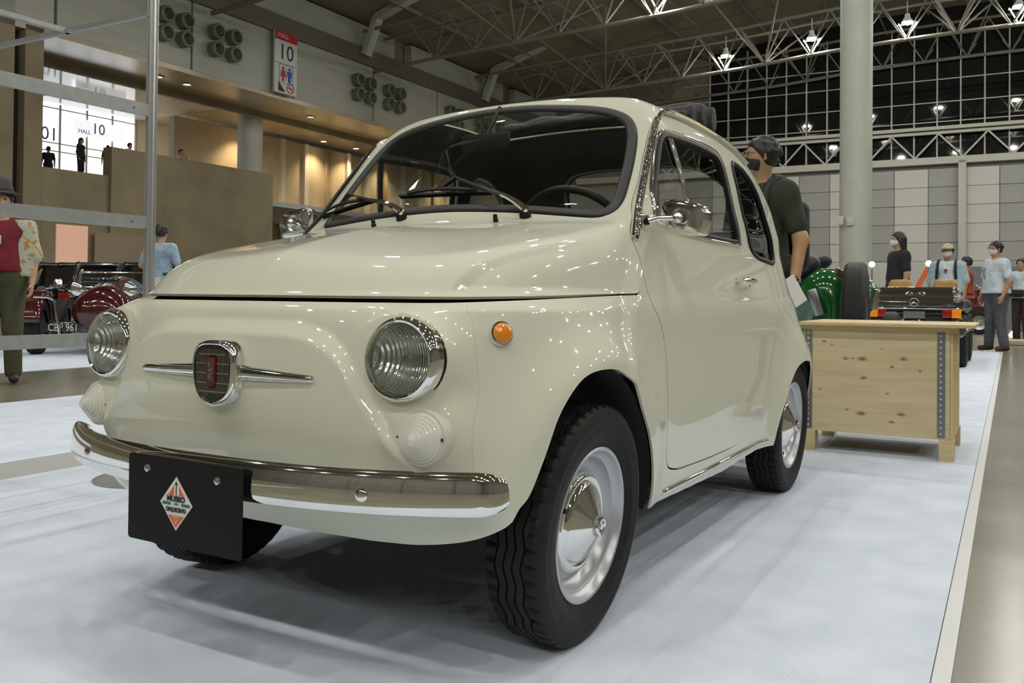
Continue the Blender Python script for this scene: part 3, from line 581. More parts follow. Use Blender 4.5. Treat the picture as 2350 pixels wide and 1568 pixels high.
# doors with their glass, chrome window surround, vent bar and handle
X_GL = on_side(inset(P_GL, -.003)); N_GL = nrm(X_GL); X_G2 = on_side(inset(P_GL, -.014)); X_QG = on_side(inset(P_QG, -.004))
for sd in (1, -1):
    d = panel('door', door, M_paint, car, both=False, side=sd)
    gl = panel('window_glass', clip(base, lambda V: g_side(inset(P_GL, -.004))(V)), M_glass, d, thick=0, both=False, off=-.009, side=sd)
    mb = MB(); sweep(mb, X_GL, N_GL, halfround(.0065, .007), True, sd); mb.build('window_surround', M_chrome, d, label='chrome window surround')
    mb = MB(); sweep(mb, X_G2, nrm(X_G2), halfround(.008, .003, base=-.012), True, sd); mb.build('window_seal', M_black, d, label='black rubber window seal')
    X = on_side(np.linspace((.672,1.243), (.755,.945), 12)); N = nrm(X); mb = MB(); sweep(mb, X, N, halfround(.006, .002), False, sd); mb.build('vent_window_bar', M_chrome, d)
    mb = MB(); X = on_side(np.linspace((.690,1.243), (.773,.945), 12)); sweep(mb, X, nrm(X), halfround(.007, .0), False, sd); mb.build('vent_window_seal', M_black, d)
    mb = MB(); y0, z0 = 1.07, .815; xs = on_side([(y0, z0)])[0, 0]
    pts = [(xs-.004, y0, z0), (xs+.022, y0-.012, z0+.002), (xs+.034, y0-.006, z0+.004), (xs+.036, y0+.04, z0+.004), (xs+.033, y0+.09, z0+.003), (xs+.024, y0+.125, z0+.002), (xs-.004, y0+.135, z0)]
    mb.tube(smooth_poly([(p[0]*sd, p[1], p[2]) for p in pts], 5, False), .0085, 10); mb.lathe([(0, .008), (.017, .006), (.019, 0), (.019, -.01)], (sd*xs, y0+.13, z0), (sd, 0, 0), 16); mb.lathe([(0, .005), (.010, .004), (.011, 0), (.011, -.01)], (sd*xs, y0, z0), (sd, 0, 0), 14)
    mb.build('door_handle', M_chrome, d, label='chrome door handle')
    q = panel('quarter_window', clip(base, g_side(P_QG)), M_glass, car, thick=0, both=False, off=-.006, side=sd)
    mb = MB(); sweep(mb, X_QG, nrm(X_QG), halfround(.009, .006), True, sd); mb.build('quarter_window_rubber', M_black, q)
    # gutter with its beaded trim
    G = smooth_poly([(.570,.306,.908),(.5535,.370,.968),(.537,.437,1.031),(.516,.547,1.165),(.502,.631,1.262),(.494,.68,1.295),(.487,.75,1.313),(.485,.878,1.321),(.487,1.06,1.322),(.489,1.25,1.310),(.493,1.40,1.284),(.499,1.50,1.25)], 8, False); G = project(F, G, 5, .02); N = nrm(G)
    mb = MB(); sweep(mb, G, N, [(-.007,-.004),(-.007,.010),(-.004,.013),(.004,.013),(.007,.010),(.007,-.004)], False, sd); mb.build('gutter', M_paint, car)
    k = np.searchsorted(G[:, 1], .645); D = dense(G[:k], .0085); DN = nrm(D); mb = MB(); sweep(mb, D, DN, [(-.0095,.008),(-.0085,.016),(.0085,.016),(.0095,.008)], False, sd); tr = mb.build('beaded_trim', M_black, car, label='black strip with chrome beads')
    mb = MB(); T = np.gradient(D, axis=0); B = np.cross(DN, T); B /= np.linalg.norm(B, axis=1, keepdims=True)
    for i in range(len(D)):
        for c, w in ((-.0055, 0), (.0, .5), (.0055, 0)):
            p = D[i]+T[i]*w+B[i]*c+DN[i]*.0155; p = warp((p*[sd, 1, 1])[None])[0]; n = DN[i]*[sd, 1, 1]
            mb.lathe([(.0030, 0), (.0022, .002), (0, .003)], p, n, 6)
    struct(mb.build('chrome_beads', M_chrome, tr, label='rows of small chrome beads'), 'stuff')
    D = G[k-1:]; mb = MB(); sweep(mb, D, nrm(D), [(-.006,.009),(-.005,.0165),(.005,.0165),(.006,.009)], False, sd); mb.build('gutter_trim', M_chrome, car)
    X = on_side(np.linspace((.44,.247), (1.44,.255), 40)); mb = MB(); sweep(mb, X, nrm(X), halfround(.008, .009), False, sd); mb.build('sill_trim', M_chrome, car, label='chrome strip along the sill')
    # amber side lamp, front indicator, headlamp
    X = on_side([(-.300, .687)]); N = nrm(X)[0]*[sd, 1, 1]; X = X[0]*[sd, 1, 1]
    mb = MB(); mb.lathe([(.025, -.012), (.026, .002), (.024, .008), (.0205, .009), (.019, .006)], X, N, 24); o = mb.build('side_lamp', M_chrome, car, label='chrome ring of the amber side lamp')
    mb = MB(); mb.lathe([(.0205, .004), (.020, .013), (.015, .019), (.008, .021), (0, .0215)], X, N, 24); mb.build('lens', mat('amber_lens', (.80, .26, .01), .12, 0, .8), o, label='amber plastic lens')
    X = on_front([(.472, .498)])[0]*[sd, 1, 1]; ax = unit((.12*sd, -1, .03))
    mb = MB(); mb.lathe([(.052, -.03), (.053, -.004), (.051, .004), (.046, .005)], X, ax, 32); o = mb.build('indicator_lamp', mat('white_gasket', (.62, .61, .52), .4), car)
    st = [(.0465, .0), (.0465, .006), (.044, .010)]
    for i in range(6): r = .040-.0055*i; st += [(r, .011+.0052*i), (r-.0012, .0152+.0052*i)]
    mb = MB(); mb.lathe(st+[(.007, .0425), (.004, .045), (0, .0455)], X, ax, 36)
    ml = mat('clear_ribbed_plastic', (.74, .74, .655), .12, 0, .9); mb.build('lens', ml, o, label='clear stepped cone lens')
    for a in (0, PI):
        R = frame_to(ax); mb = MB(); mb.lathe([(.0035, .0), (.0035, .0025), (0, .0035)], X+ax*.006+R[:, 0]*.0455*math.cos(a), ax, 8); mb.build('lens_screw', M_grey_rubber, o)
    hc = np.array([.426*sd, -.443, .640]); ax = unit((.04*sd, -1, .07))
    mb = MB(); mb.lathe([(.080, -.060), (.081, .004), (.0803, .014), (.077, .0225), (.0725, .0255), (.0685, .0235), (.067, .019), (.066, .008)], hc, ax, 56); hl = mb.build('headlamp', M_chrome, car, label='chrome ring of the round headlamp')
    mb = MB(); mb.lathe([(.0795, -.06), (.0826, -.016), (.0818, -.0125), (.0805, -.0125)], hc, ax, 48); mb.build('headlamp_gasket', M_black, hl)
    mb = MB(); mb.lathe([(.0675, .014), (.062, -.004), (.05, -.022), (.035, -.036), (.015, -.045), (0, -.046)], hc, ax, 40); mb.build('reflector', M_mirror, hl)
    mb = MB(); mb.lathe([(.011, -.045), (.012, -.012), (.009, -.006), (0, -.005)], hc, ax, 14); mb.build('bulb', M_satin, hl)
    # fluted lens: a dome whose thickness ripples sideways
    nr, na = 14, 64; R = frame_to(ax); V = []; Fc = []
    for i in range(nr+1):
        r = .068*i/nr
        for j in range(na):
            a = 2*PI*j/na; x, y = r*math.cos(a), r*math.sin(a); V.append(hc+R@np.array([x, y, .018+.017*(1-(r/.068)**2)]))
    Fc = [(i*na+j, i*na+(j+1) % na, (i+1)*na+(j+1) % na, (i+1)*na+j) for i in range(nr) for j in range(na)]
    if sd == 1:
        m_fl = glassy('fluted_headlamp_glass', (.90, .92, .90), .04, 1.5); nt = m_fl.node_tree
        tc = nt.nodes.new('ShaderNodeTexCoord'); wv = nt.nodes.new('ShaderNodeTexWave'); wv.wave_type = 'BANDS'; wv.bands_direction = 'X'; wv.inputs['Scale'].default_value = 70; wv.inputs['Distortion'].default_value = .6; bp = nt.nodes.new('ShaderNodeBump'); bp.inputs['Strength'].default_value = .28; bp.inputs['Distance'].default_value = .003
        nt.links.new(tc.outputs['Object'], wv.inputs[0]); nt.links.new(wv.outputs['Fac'], bp.inputs['Height'])
        for n_ in nt.nodes:
            if n_.type == 'BSDF_GLOSSY': nt.links.new(bp.outputs[0], n_.inputs['Normal'])
    mesh('lens', np.array(V), Fc, m_fl, hl, label='clear fluted headlamp glass')
# bumper: a pressed chrome blade following the nose
e_ = .606-.028*(1-np.sin(np.linspace(0, PI/2, 9))); bx = np.concatenate([-e_[::-1], np.linspace(-.57, .57, 53), e_]); by = -.560+.148*np.abs(bx/.603)**2.6; q = np.clip((np.abs(bx)-.578)/.028, 0, 1); by = by+.026*(1-np.sqrt(1-q*q*.998))
path = np.column_stack([bx, by, np.full(len(bx), .402)]); Nn = np.gradient(path, axis=0); Nn = np.column_stack([Nn[:, 1], -Nn[:, 0], 0*bx]); Nn /= np.linalg.norm(Nn, axis=1, keepdims=True)
pr = [(.030,-.020),(.040,-.004),(.041,.004),(.036,.010),(.027,.0135),(.012,.0168),(-.012,.0184),(-.028,.0180),(-.037,.0135),(-.041,.004),(-.040,-.004),(-.030,-.020),(-.030,-.017),(-.036,-.003),(-.036,.002),(-.024,.0105),(.024,.0105),(.036,.002),(.036,-.003),(.030,-.017)]
pf = np.array([[(a*(1-.36*(1-math.sqrt(1-t*t*.998))), b) for a, b in pr] for t in q]); mb = MB()
def sweep_raw(mb, X, N, prof):
    T = np.gradient(X, axis=0); T /= np.linalg.norm(T, axis=1, keepdims=True); B = np.cross(N, T)*np.array([1, 1, 1]); B *= np.sign(B[:, 2:]+1e-9)
    k = prof.shape[1]; n = len(X); V = X[:, None]+prof[..., :1]*B[:, None]+prof[..., 1:]*N[:, None]
    mb.add(V.reshape(-1, 3), [(i*k+j, i*k+(j+1) % k, (i+1)*k+(j+1) % k, (i+1)*k+j) for i in range(n-1) for j in range(k)]+[tuple(range(k))[::-1], tuple((n-1)*k+j for j in range(k))], True)
sweep_raw(mb, path, Nn, pf); bump = mb.build('bumper', M_chrome, car, label='curved chrome front bumper')
for x in (.392, -.392):
    y = np.interp(x, bx, by); n = np.array([np.interp(x, bx, Nn[:, i]) for i in range(3)]); mb = MB(); mb.lathe([(.0125, -.004), (.012, .002), (.008, .005), (0, .006)], np.array([x, y, .399])+n*.0175, n, 18); mb.build('bumper_bolt', M_chrome, bump)
for x in (-.32, .32): mb = MB(); mb.box((x, -.455, .40), (.04, .09, .03)); mb.build('bumper_bracket', M_satin, bump)
# badge with its whiskers
bc = np.array([0, on_front([(.0, .602)])[0, 1], .602])
def badge_outline(s, n=48):
    a = np.arange(n)*2*PI/n; c, d = np.cos(a), np.sin(a); r = 1/(np.abs(c)**3.2+np.abs(d)**3.2)**(1/3.2); P = np.column_stack([r*c*.058, r*d*.060]); low = P[:, 1] < -.02
    P[low, 1] -= .010*(1-np.abs(P[low, 0])/.058); P[:, 0] *= 1+.10*sst(-.06, .05, P[:, 1])-.05; return P*s
def rings(mb, lev, sm=True):
    V = []; n = 48
    for s, d in lev: P = badge_outline(s); V.append(np.column_stack([P[:, 0], np.full(n, bc[1]-d), bc[2]+P[:, 1]]))
    F_ = [(i*n+j, i*n+(j+1) % n, (i+1)*n+(j+1) % n, (i+1)*n+j) for i in range(len(lev)-1) for j in range(n)]; mb.add(np.concatenate(V), F_+[tuple((len(lev)-1)*n+j for j in range(n))], sm)
mb = MB(); rings(mb, [(1.06, -.02), (1.06, .002), (1.03, .006), (1.03, .008), (1.07, .011), (1.05, .019), (1.0, .0255), (.93, .028), (.90, .027), (.885, .022), (.885, .021)]); bd = mb.build('badge', M_chrome, car, label='chrome badge with red plaque')
mb = MB(); P = badge_outline(.88); mb.prism(P, (0, bc[1]-.0205, bc[2]), (1, 0, 0), (0, 0, 1), (0, -.002, 0)); mb.build('badge_backing', mat('badge_black', (.02, .02, .018), .5), bd)
mb = MB()
for z in (-.038, -.022, -.004, .014, .031):
    h = .88*.056; mb.box((0, bc[1]-.0245, bc[2]+z*1.1), (2*h*.97 if abs(z) < .03 else 1.6*h, .003, .0018))
for i in range(-11, 12):
    x = i*.0041
    if abs(x) > .012: mb.box((x, bc[1]-.0235, bc[2]-.002), (.0009, .003, (.094)*(1-.25*(abs(x)/.045)**3)))
    else: mb.box((x, bc[1]-.0235, bc[2]+.038), (.0009, .003, .012)); mb.box((x, bc[1]-.0235, bc[2]-.041), (.0009, .003, .011))
mb.build('badge_grille', M_chrome, bd)
mb = MB(); mb.prism([(-.0125,.027),(.0125,.027),(.0125,-.026),(.009,-.031),(0,-.0335),(-.009,-.031),(-.0125,-.026)], (-.002, bc[1]-.022, bc[2]+.002), (1, 0, 0), (0, 0, 1), (0, -.006, 0)); pl = mb.build('badge_plaque', mat('red_enamel', (.11, .005, .008), .25, 0, .8), bd, label='dark red enamel plaque')
mb = MB()
for i in range(5): mb.box((-.010+.004*i, bc[1]-.0283, bc[2]+.001), (.0007, .0012, .048))
mb.build('plaque_rib', M_chrome, pl)
R_front = np.stack([(1, 0, 0), (0, 0, 1), (0, -1, 0)], 1)
R_up = np.stack([(0, 0, 1), (-1, 0, 0), (0, -1, 0)], 1)
lettering('plaque_letters', 'FIAT', .017, M_satin, pl, (-.0015, bc[1]-.0288, bc[2]+.001), R_up, .0006)
for sd in (1, -1):
    xs = np.linspace(.045, .250, 24); X = on_front(np.column_stack([xs, .602-.006*(xs/.25)])); mb = MB(); t = (xs-.045)/.205; w = (.0165-.0085*t)*np.sqrt(np.clip((1.02-t)/.06, 0.02, 1))
    pf = np.array([halfround(a, a*1.0, 8, -.003) for a in w]); N = nrm(X)
    sweep(mb, X, N, pf, False, sd); mb.build('badge_whisker', M_chrome, car, label='tapered chrome bar beside the badge')
# black badge plate under the bumper
py = -.583; pc = np.array([-.008, py, .3425]); a = np.linspace(0, PI/2, 5)
P = [(sx*(.165-.008)+.008*math.cos(t0+t), sz*(.0875-.008)+.008*math.sin(t0+t)) for sx, sz, t0 in ((1,1,0),(-1,1,PI/2),(-1,-1,PI),(1,-1,1.5*PI)) for t in a]
rk = math.radians(1.2); XA = np.array([math.cos(rk), 0, -math.sin(rk)*.3]); mb = MB(); mb.prism(P, pc, (1, 0, 0), (0, 0, 1), (0, -.003, 0)); plate = mb.build('badge_plate', mat('matt_black_board', (.007, .007, .0068), .6, spec=.25), car, label='black board with a diamond logo, bolted under the bumper')
for x, z in ((-.106,.061),(.098,.057)): mb = MB(); mb.lathe([(.0085, 0), (.0075, .003), (.004, .005), (0, .0055)], pc+(x, -.003, z), (0, -1, 0), 16); mb.build('plate_bolt', M_satin, plate)
mb = MB(); mb.box((-.0, -.575, .41), (.22, .012, .02)); mb.build('plate_bracket', M_black, plate)
M_st = {k: mat('sticker_'+k, c, .5) for k, c in dict(white=(.72,.72,.68), orange=(.74,.13,.05), black=(.02,.02,.025), green=(.03,.17,.15)).items()}
lc = pc+np.array([-.018, -.0032, -.001]); dz, dx = .0535, .0475
BOLD = {'MUSEO': .0006, 'CINQUECENTO': .00045}
def flat(name, poly, m, lay): mb = MB(); mb.prism(poly, lc+(0, -.0004*lay, 0), (1, 0, 0), (0, 0, 1), (0, -.0005, 0)); return mb.build(name, M_st[m], plate)
flat('logo_diamond', [(0, dz), (dx, 0), (0, -dz), (-dx, 0)], 'white', 0)
flat('logo_triangle', [(-.0065,.036),(-.0065,.0155),(-.0235,.0155)], 'orange', 1); flat('logo_triangle', [(.0085,.036),(.0255,.0135),(.0135,.0145),(.0135,.0165),(.0085,.0170)], 'orange', 1)
flat('logo_triangle', [(-.0235,-.0235),(.0235,-.0235),(0,-.0475)], 'orange', 1)
flat('logo_arrow', [(-.0012,.0145),(.0012,.0145),(.0012,.037),(.0048,.037),(0,.0445),(-.0048,.037),(-.0012,.037)], 'black', 1)
flat('logo_bar', [(-.040,.0018),(-.0155,.0018),(-.0155,-.0040),(-.040,-.0040)], 'green', 1); flat('logo_bar', [(.0155,.0018),(.040,.0018),(.040,-.0040),(.0155,-.0040)], 'green', 1)
flat('logo_cross', [(-.0012,-.0345),(.0012,-.0345),(.0012,-.0305),(-.0012,-.0305)], 'white', 2); flat('logo_cross', [(-.0042,-.0337),(.0042,-.0337),(.0042,-.0313),(-.0042,-.0313)], 'white', 2); flat('logo_cross', [(-.0015,-.0395),(.0015,-.0395),(.0008,-.0335),(-.0008,-.0335)], 'white', 2)
for tx, sz, z, m, k in (('MUSEO', .0145, .0090, 'black', 1.12), ('- 1499 -', .0068, -.0011, 'green', .95), ('CINQUECENTO', .0115, -.0125, 'black', .72), ('SAN GENESIO', .0035, -.0268, 'white', 1)):
    lettering('logo_words', tx, sz, M_st[m], plate, lc+(0, -.0013, z), R_front, .0003, sx=k, bold=BOLD.get(tx, 0))
# wheels: one is built with its parts about the local x axis, then copied
def build_wheel():
    w = bpy.data.objects.new('wheel', None); link(w, car)
    n = 200; V = []; rows = []
    st = []
    for x in (-.052, -.0475, -.035): st.append((x, 0))
    for c in (-.030, -.010, .010, .030): st += [(c-.0026, 0, 1), (c-.0016, .0065, 1), (c+.0016, .0065, 1), (c+.0026, 0, 1)]
    st += [(.035, 0), (.0475, 0), (.052, 0)]
    side = [(.0585, .256), (.0635, .246), (.0668, .232), (.0670, .229), (.0663, .2275), (.0668, .214), (.0650, .198), (.0640, .196), (.0632, .1945), (.0600, .184), (.0575, .1775), (.055, .172), (.050, .168)]
    prof = [(-x, r, 0, 0) for x, r in side[::-1]]+[(q[0], .262, q[1] if len(q) > 2 else 0, len(q) > 2) for q in st]+[(x, r, 0, 0) for x, r in side]
    k = len(prof)
    for j in range(n):
        a = 2*PI*j/n; zz = (abs((j % 10)-5)/5-.5)*.009
        for i, (x, r, dp, z) in enumerate(prof):
            rr = r-dp
            if abs(x) > .033 and abs(x) < .0535 and r > .25 and j % 4 == 0: rr -= .0065
            elif not z and abs(x) < .033 and j % 5 == 2: rr -= .0055
            V.append((x+(zz if z else 0), rr*math.cos(a), rr*math.sin(a)))
    Fc = [(j*k+i, j*k+i+1, ((j+1) % n)*k+i+1, ((j+1) % n)*k+i) for j in range(n) for i in range(k-1)]
    t = mesh('tyre', V, Fc, M_tyre, w, True); t.data.set_sharp_from_angle(angle=math.radians(35))
    mb = MB(); mb.lathe([(.150, -.05), (.170, .050), (.1705, .0565), (.167, .0585), (.162, .0565), (.1585, .049), (.155, .042), (.149, .0385), (.1455, .036), (.143, .026), (.138, .016), (.130, .010), (.120, .007), (.108, .009), (.05, .012), (0, .012)], (0, 0, 0), (1, 0, 0), 64); mb.build('rim', M_silver, w, label='silver painted steel rim')
    mb = MB(); mb.lathe([(.110, .004), (.1115, .018), (.110, .027), (.105, .0325), (.0985, .034), (.0935, .032), (.0915, .0305), (.0885, .0345), (.084, .0395), (.079, .0415), (.022, .068), (.0215, .0725)], (0, 0, 0), (1, 0, 0), 64); hcap = mb.build('hubcap', M_chrome, w, label='polished cone hubcap')
    mb = MB(); mb.lathe([(.0228, .066), (.0235, .073), (.0215, .0785), (.018, .0805), (.0135, .0795), (.0125, .0755), (.008, .0755), (.0065, .080), (0, .0805)], (0, 0, 0), (1, 0, 0), 28); mb.build('hub_nut', M_chrome, hcap)
    mb = MB(); mb.lathe([(.006, .0), (.0065, .018), (.0045, .022), (.0045, .034), (.0055, .036), (.0055, .042), (0, .043)], (.008, -.117, .052), unit((1, -.1, 0)), 12); mb.build('valve', M_black, w)
    return w
w0 = build_wheel(); cam_ = math.radians(4.2)
for i, (sd, y, x) in enumerate(((1, 0, .5515), (-1, 0, .5515), (1, 1.84, .557), (-1, 1.84, .557))):
    w = w0 if i == 0 else copy_tree(w0, car); c_ = cam_ if y == 0 else cam_*.6
    w.location = (sd*x, y, .2655 if y == 0 else .2640)
    w.rotation_euler = (math.radians(0 if i == 0 else 37*i), sd*c_, 0 if sd > 0 else PI) if sd > 0 else (0, c_, PI)
# wheel wells, floor pan
for nm, y, P in (('front', 0, A_FR), ('rear', 1.84, A_RR)):
    for sd in (1, -1):
        Q = inset(P, .006); Q = Q[(Q[:, 1] > .21) & ((Q[:, 1] > .36) | (Q[:, 0] > .1) )] if nm == 'front' else Q[Q[:, 1] > .21]; o0 = np.argmax(np.linalg.norm(np.diff(np.vstack([Q, Q[:1]]), axis=0), axis=1)); Q = np.roll(Q, -(o0+1), 0)
        k = len(Q); qx = np.minimum(on_side(inset(Q, .0)*[1, 1]+(Q-[y, .26])*.05)[:, 0]-.014, .64); V = [(sd*q_, a, b) for q_, (a, b) in zip(qx, Q)]+[(sd*.33, a, b) for a, b in Q]+[(sd*.33, y, .22)]
        Fc = [(i, i+1, k+i+1, k+i) for i in range(k-1)]+[(k+i, k+i+1, 2*k) for i in range(k-1)]
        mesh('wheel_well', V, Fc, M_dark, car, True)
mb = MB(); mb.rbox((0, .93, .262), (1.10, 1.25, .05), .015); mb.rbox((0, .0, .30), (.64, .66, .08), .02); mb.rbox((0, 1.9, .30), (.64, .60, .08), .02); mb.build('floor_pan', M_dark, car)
# mirrors
MO = np.array([(-.060,.035),(-.025,.052),(.062,.026),(.060,-.037),(.032,-.044),(-.050,-.030)]); MO = smooth_poly(MO, 5)
def make_mirror(sd, base_p, ctr, tilt):
    b = hitline(np.array([[.85, *base_p]]), np.array([-1., 0, 0]), .5)[0]; b = warp((b*[sd, 1, 1])[None])[0]
    R = Matrix.Rotation(tilt*sd, 3, 'Z'); R = np.array(R); n = len(MO); lev = [(.40,-.0085),(.80,-.007),(.91,-.005),(.965,.001),(.995,.010),(1.0,.018),(1.0,.032),(.95,.034)]
    V = []
    for s_, d in lev: V.append(np.column_stack([MO[:, 0]*s_*sd, np.full(n, d), MO[:, 1]*s_]))
    V = np.concatenate(V)@R.T+ctr; Fc = [(i*n+j, i*n+(j+1) % n, (i+1)*n+(j+1) % n, (i+1)*n+j) for i in range(len(lev)-1) for j in range(n)]+[tuple(range(n))[::-1], tuple((len(lev)-1)*n+j for j in range(n))]
    m = mesh('wing_mirror', V, Fc, M_chrome, car, True, label='chrome wing mirror'); m.data.set_sharp_from_angle(angle=math.radians(40))
    mb = MB(); f = ctr+R@np.array([0, -.012, .0]); mb.lathe([(.027, .006), (.027, -.001), (.019, -.004), (.019, -.006)], f, R@np.array([0, -1., 0]), 24); mb.build('mirror_seat', M_satin, m)
    mb = MB(); ball = f+R@np.array([0, -.010, 0]); mb.lathe([(.0155*math.sin(t), .0155*math.cos(t)) for t in np.linspace(0, PI, 9)][::-1], ball, (0, -1, 0), 16); mb.tube([b+np.array([sd*.018, -.004, .0]), b*.5+ball*.5+np.array([0, -.006, .004]), ball+np.array([-.008*sd, -.003, 0])], [.0085, .0065, .008], 10); mb.build('mirror_arm', M_chrome, m)
    mb = MB(); mb.rbox(b+np.array([sd*.004, -.002, -.002]), (.024, .034, .044), .006, np.array(Matrix.Rotation(sd*.28, 3, 'Y'))); mb.build('mirror_foot', M_chrome, m)
    mb = MB(); mb.lathe([(.011, -.004), (.0115, .006), (.008, .009), (0, .0095)], b+np.array([sd*.016, -.004, .0]), (sd, -.15, .1), 16); mb.build('mirror_foot_cap', M_black, m)
make_mirror(1, (.372, .958), np.array([.655, .428, .966]), -.12); make_mirror(-1, (.372, .962), np.array([-.672, .402, .994]), -.12)
# wipers, washer jets
def glass_at(x, z, d): X = on_front([(x, z)], .22, .9); return warp((X+nrm(X)*d))[0]
for pv, pa, b0, b1 in (((.273, .972), (-.004, 1.083), (-.198, 1.052), (.124, 1.046)), ((-.136, .980), (-.425, 1.060), (-.545, 1.005), (-.305, 1.047))):
    X = on_front([pv], .20, .9)[0]; a0 = X+np.array([0, -.012, .026]); a1 = glass_at(*pa, .030)
    mb = MB(); mb.lathe([(.0165, -.012), (.0155, .008), (.013, .016), (.0115, .020)], X, unit((0, -.45, 1)), 16); wp = mb.build('wiper', M_black, car, label='wiper with black pivot cap, chrome arm and black blade')
    mb = MB(); mid = a0*.78+a1*.22+np.array([0, -.006, .010]); pts = smooth_poly([a0+np.array([0, .003, -.010]), a0, mid, a0*.45+a1*.55+np.array([0, -.004, .004]), a1], 5, False)
    T = np.gradient(pts, axis=0); ww = np.interp(np.linspace(0, 1, len(pts)), [0, .12, .3, .5, 1], [.0105, .0115, .010, .0065, .004])
    for i in range(len(pts)-1): pass
    N = np.tile(unit((0, -.75, .66)), (len(pts), 1)); pf = np.array([[(-w, -.003), (-w*.7, .004), (w*.7, .004), (w, -.003)] for w in ww])
    T = T/np.linalg.norm(T, axis=1, keepdims=True); B = np.cross(N, T); B /= np.linalg.norm(B, axis=1, keepdims=True); V = (pts[:, None]+pf[..., :1]*B[:, None]+pf[..., 1:]*N[:, None]).reshape(-1, 3)
    n = len(pts); mb.add(V, [(i*4+j, (i+1)*4+j, (i+1)*4+(j+1) % 4, i*4+(j+1) % 4) for i in range(n-1) for j in range(4)]+[(0, 1, 2, 3), ((n-1)*4+3, (n-1)*4+2, (n-1)*4+1, (n-1)*4)], False)
    mb.build('wiper_arm', M_chrome, wp, label='chrome wiper arm')
    xs = np.linspace(b0[0], b1[0], 9); zs = np.linspace(b0[1], b1[1], 9); lo = np.array([glass_at(x, z, .004) for x, z in zip(xs, zs)]); mb = MB()
    N = np.array([unit(glass_at(x, z, .02)-glass_at(x, z, .0)) for x, z in zip(xs, zs)])
    for i in range(8):
        mb.bar(lo[i], lo[i+1], .004, .008, N[i]); mb.bar(lo[i]+N[i]*.008, lo[i+1]+N[i+1]*.008, .008, .004, N[i])
    h = np.sin(np.linspace(0, PI, 9))*.016+.010
    for i in range(1, 7): mb.bar(lo[i]+N[i]*h[i], lo[i+1]+N[i]*h[i+1], .010, .006, N[i])
    mb.bar(lo[4]+N[4]*.024, a1, .010, .010, N[4]); mb.build('wiper_blade', M_black, wp)
for x in (.207, -.206):
    X = on_front([(x, .958)], .10, .9)[0]; mb = MB(); mb.lathe([(.0075, -.01), (.007, .008), (.0055, .010), (.0065, .014), (.005, .020), (0, .021)], X, (0, -.3, 1), 12); mb.build('washer_jet', M_black, car)
# cabin
mb = MB(); mb.rbox((0, .46, .905), (.96, .10, .10), .03); mb.rbox((.25, .50, .955), (.20, .10, .05), .02); db = mb.build('dashboard', M_dark, car)
sc = np.array([.25, .63, .918]); ax = unit((0, .86, .5)); R = frame_to(ax); mb = MB()
a = np.linspace(0, 2*PI, 49); mb.tube([sc+R@np.array([.182*math.cos(t), .182*math.sin(t), 0]) for t in a], .0115, 10, False); sw = mb.build('steering_wheel', M_black, car, label='black thin rimmed steering wheel')
mb = MB(); mb.lathe([(0, .012), (.03, .010), (.04, 0), (.035, -.04), (.02, -.20)], sc-ax*.02, ax, 20); mb.build('steering_hub', M_dark, sw)
for t in (0, PI): mb = MB(); mb.bar(sc-ax*.02, sc+R@np.array([.18*math.cos(t), .18*math.sin(t), 0]), .016, .008, ax); mb.build('steering_spoke', M_satin, sw)
mb = MB(); mb.rbox((-.025, .55, 1.236), (.175, .018, .056), .008); rv = mb.build('rear_view_mirror', M_black, car); mb = MB(); mb.tube([(-.02, .552, 1.26), (-.015, .575, 1.30), (-.01, .61, 1.355)], .006, 8); mb.build('mirror_stalk', M_chrome, rv)
for x in (.26, -.26):
    mb = MB(); mb.rbox((x, .98, .47), (.44, .46, .14), .05, seg=3); st_ = mb.build('seat', M_vinyl, car, label='black vinyl front seat')
    mb = MB(); mb.rbox((x, 1.24, .74), (.43, .12, .50), .05, np.array(Matrix.Rotation(-.22, 3, 'X')), 3); mb.build('seat_back', M_vinyl, st_)
mb = MB(); mb.rbox((0, 1.62, .50), (1.0, .36, .14), .05); mb.rbox((0, 1.80, .76), (1.0, .10, .42), .04, np.array(Matrix.Rotation(-.2, 3, 'X'))); mb.build('rear_bench', M_vinyl, car)
# folded canvas roof
def sdf_mesh(f, lo, hi, h, name, m, parent=None, label=None, it=3):
    V, Q = surface_nets(f, lo, hi, h); V = project(f, V, it, h); o = mesh(name, V, tri(Q), m, parent, True, label=label); return o
def f_top(x, y, z):
    d = np.full(np.broadcast(x, y, z).shape, 9.)
    for i, (cy, cz, a_, b_) in enumerate(((1.25, 1.425, .035, .020), (1.31, 1.435, .040, .034), (1.385, 1.445, .040, .046), (1.455, 1.44, .034, .052))):
        w = .375+.012*i; q = np.sqrt(((y-cy)/a_)**2+((z-cz+.10*x*x)/(b_+.006*np.sin(x*31+i*2)))**2)-1
        d = smin(d, np.maximum(q*min(a_, b_), np.abs(x)-w), .012)
    return d
sdf_mesh(f_top, (-.44, 1.17, 1.34), (.44, 1.53, 1.53), .011, 'folded_canvas_roof', noisy('black_canvas', (.010, .010, .010), (.02, .02, .019), 40, .6, bump=.3), car, 'folded black canvas roof')
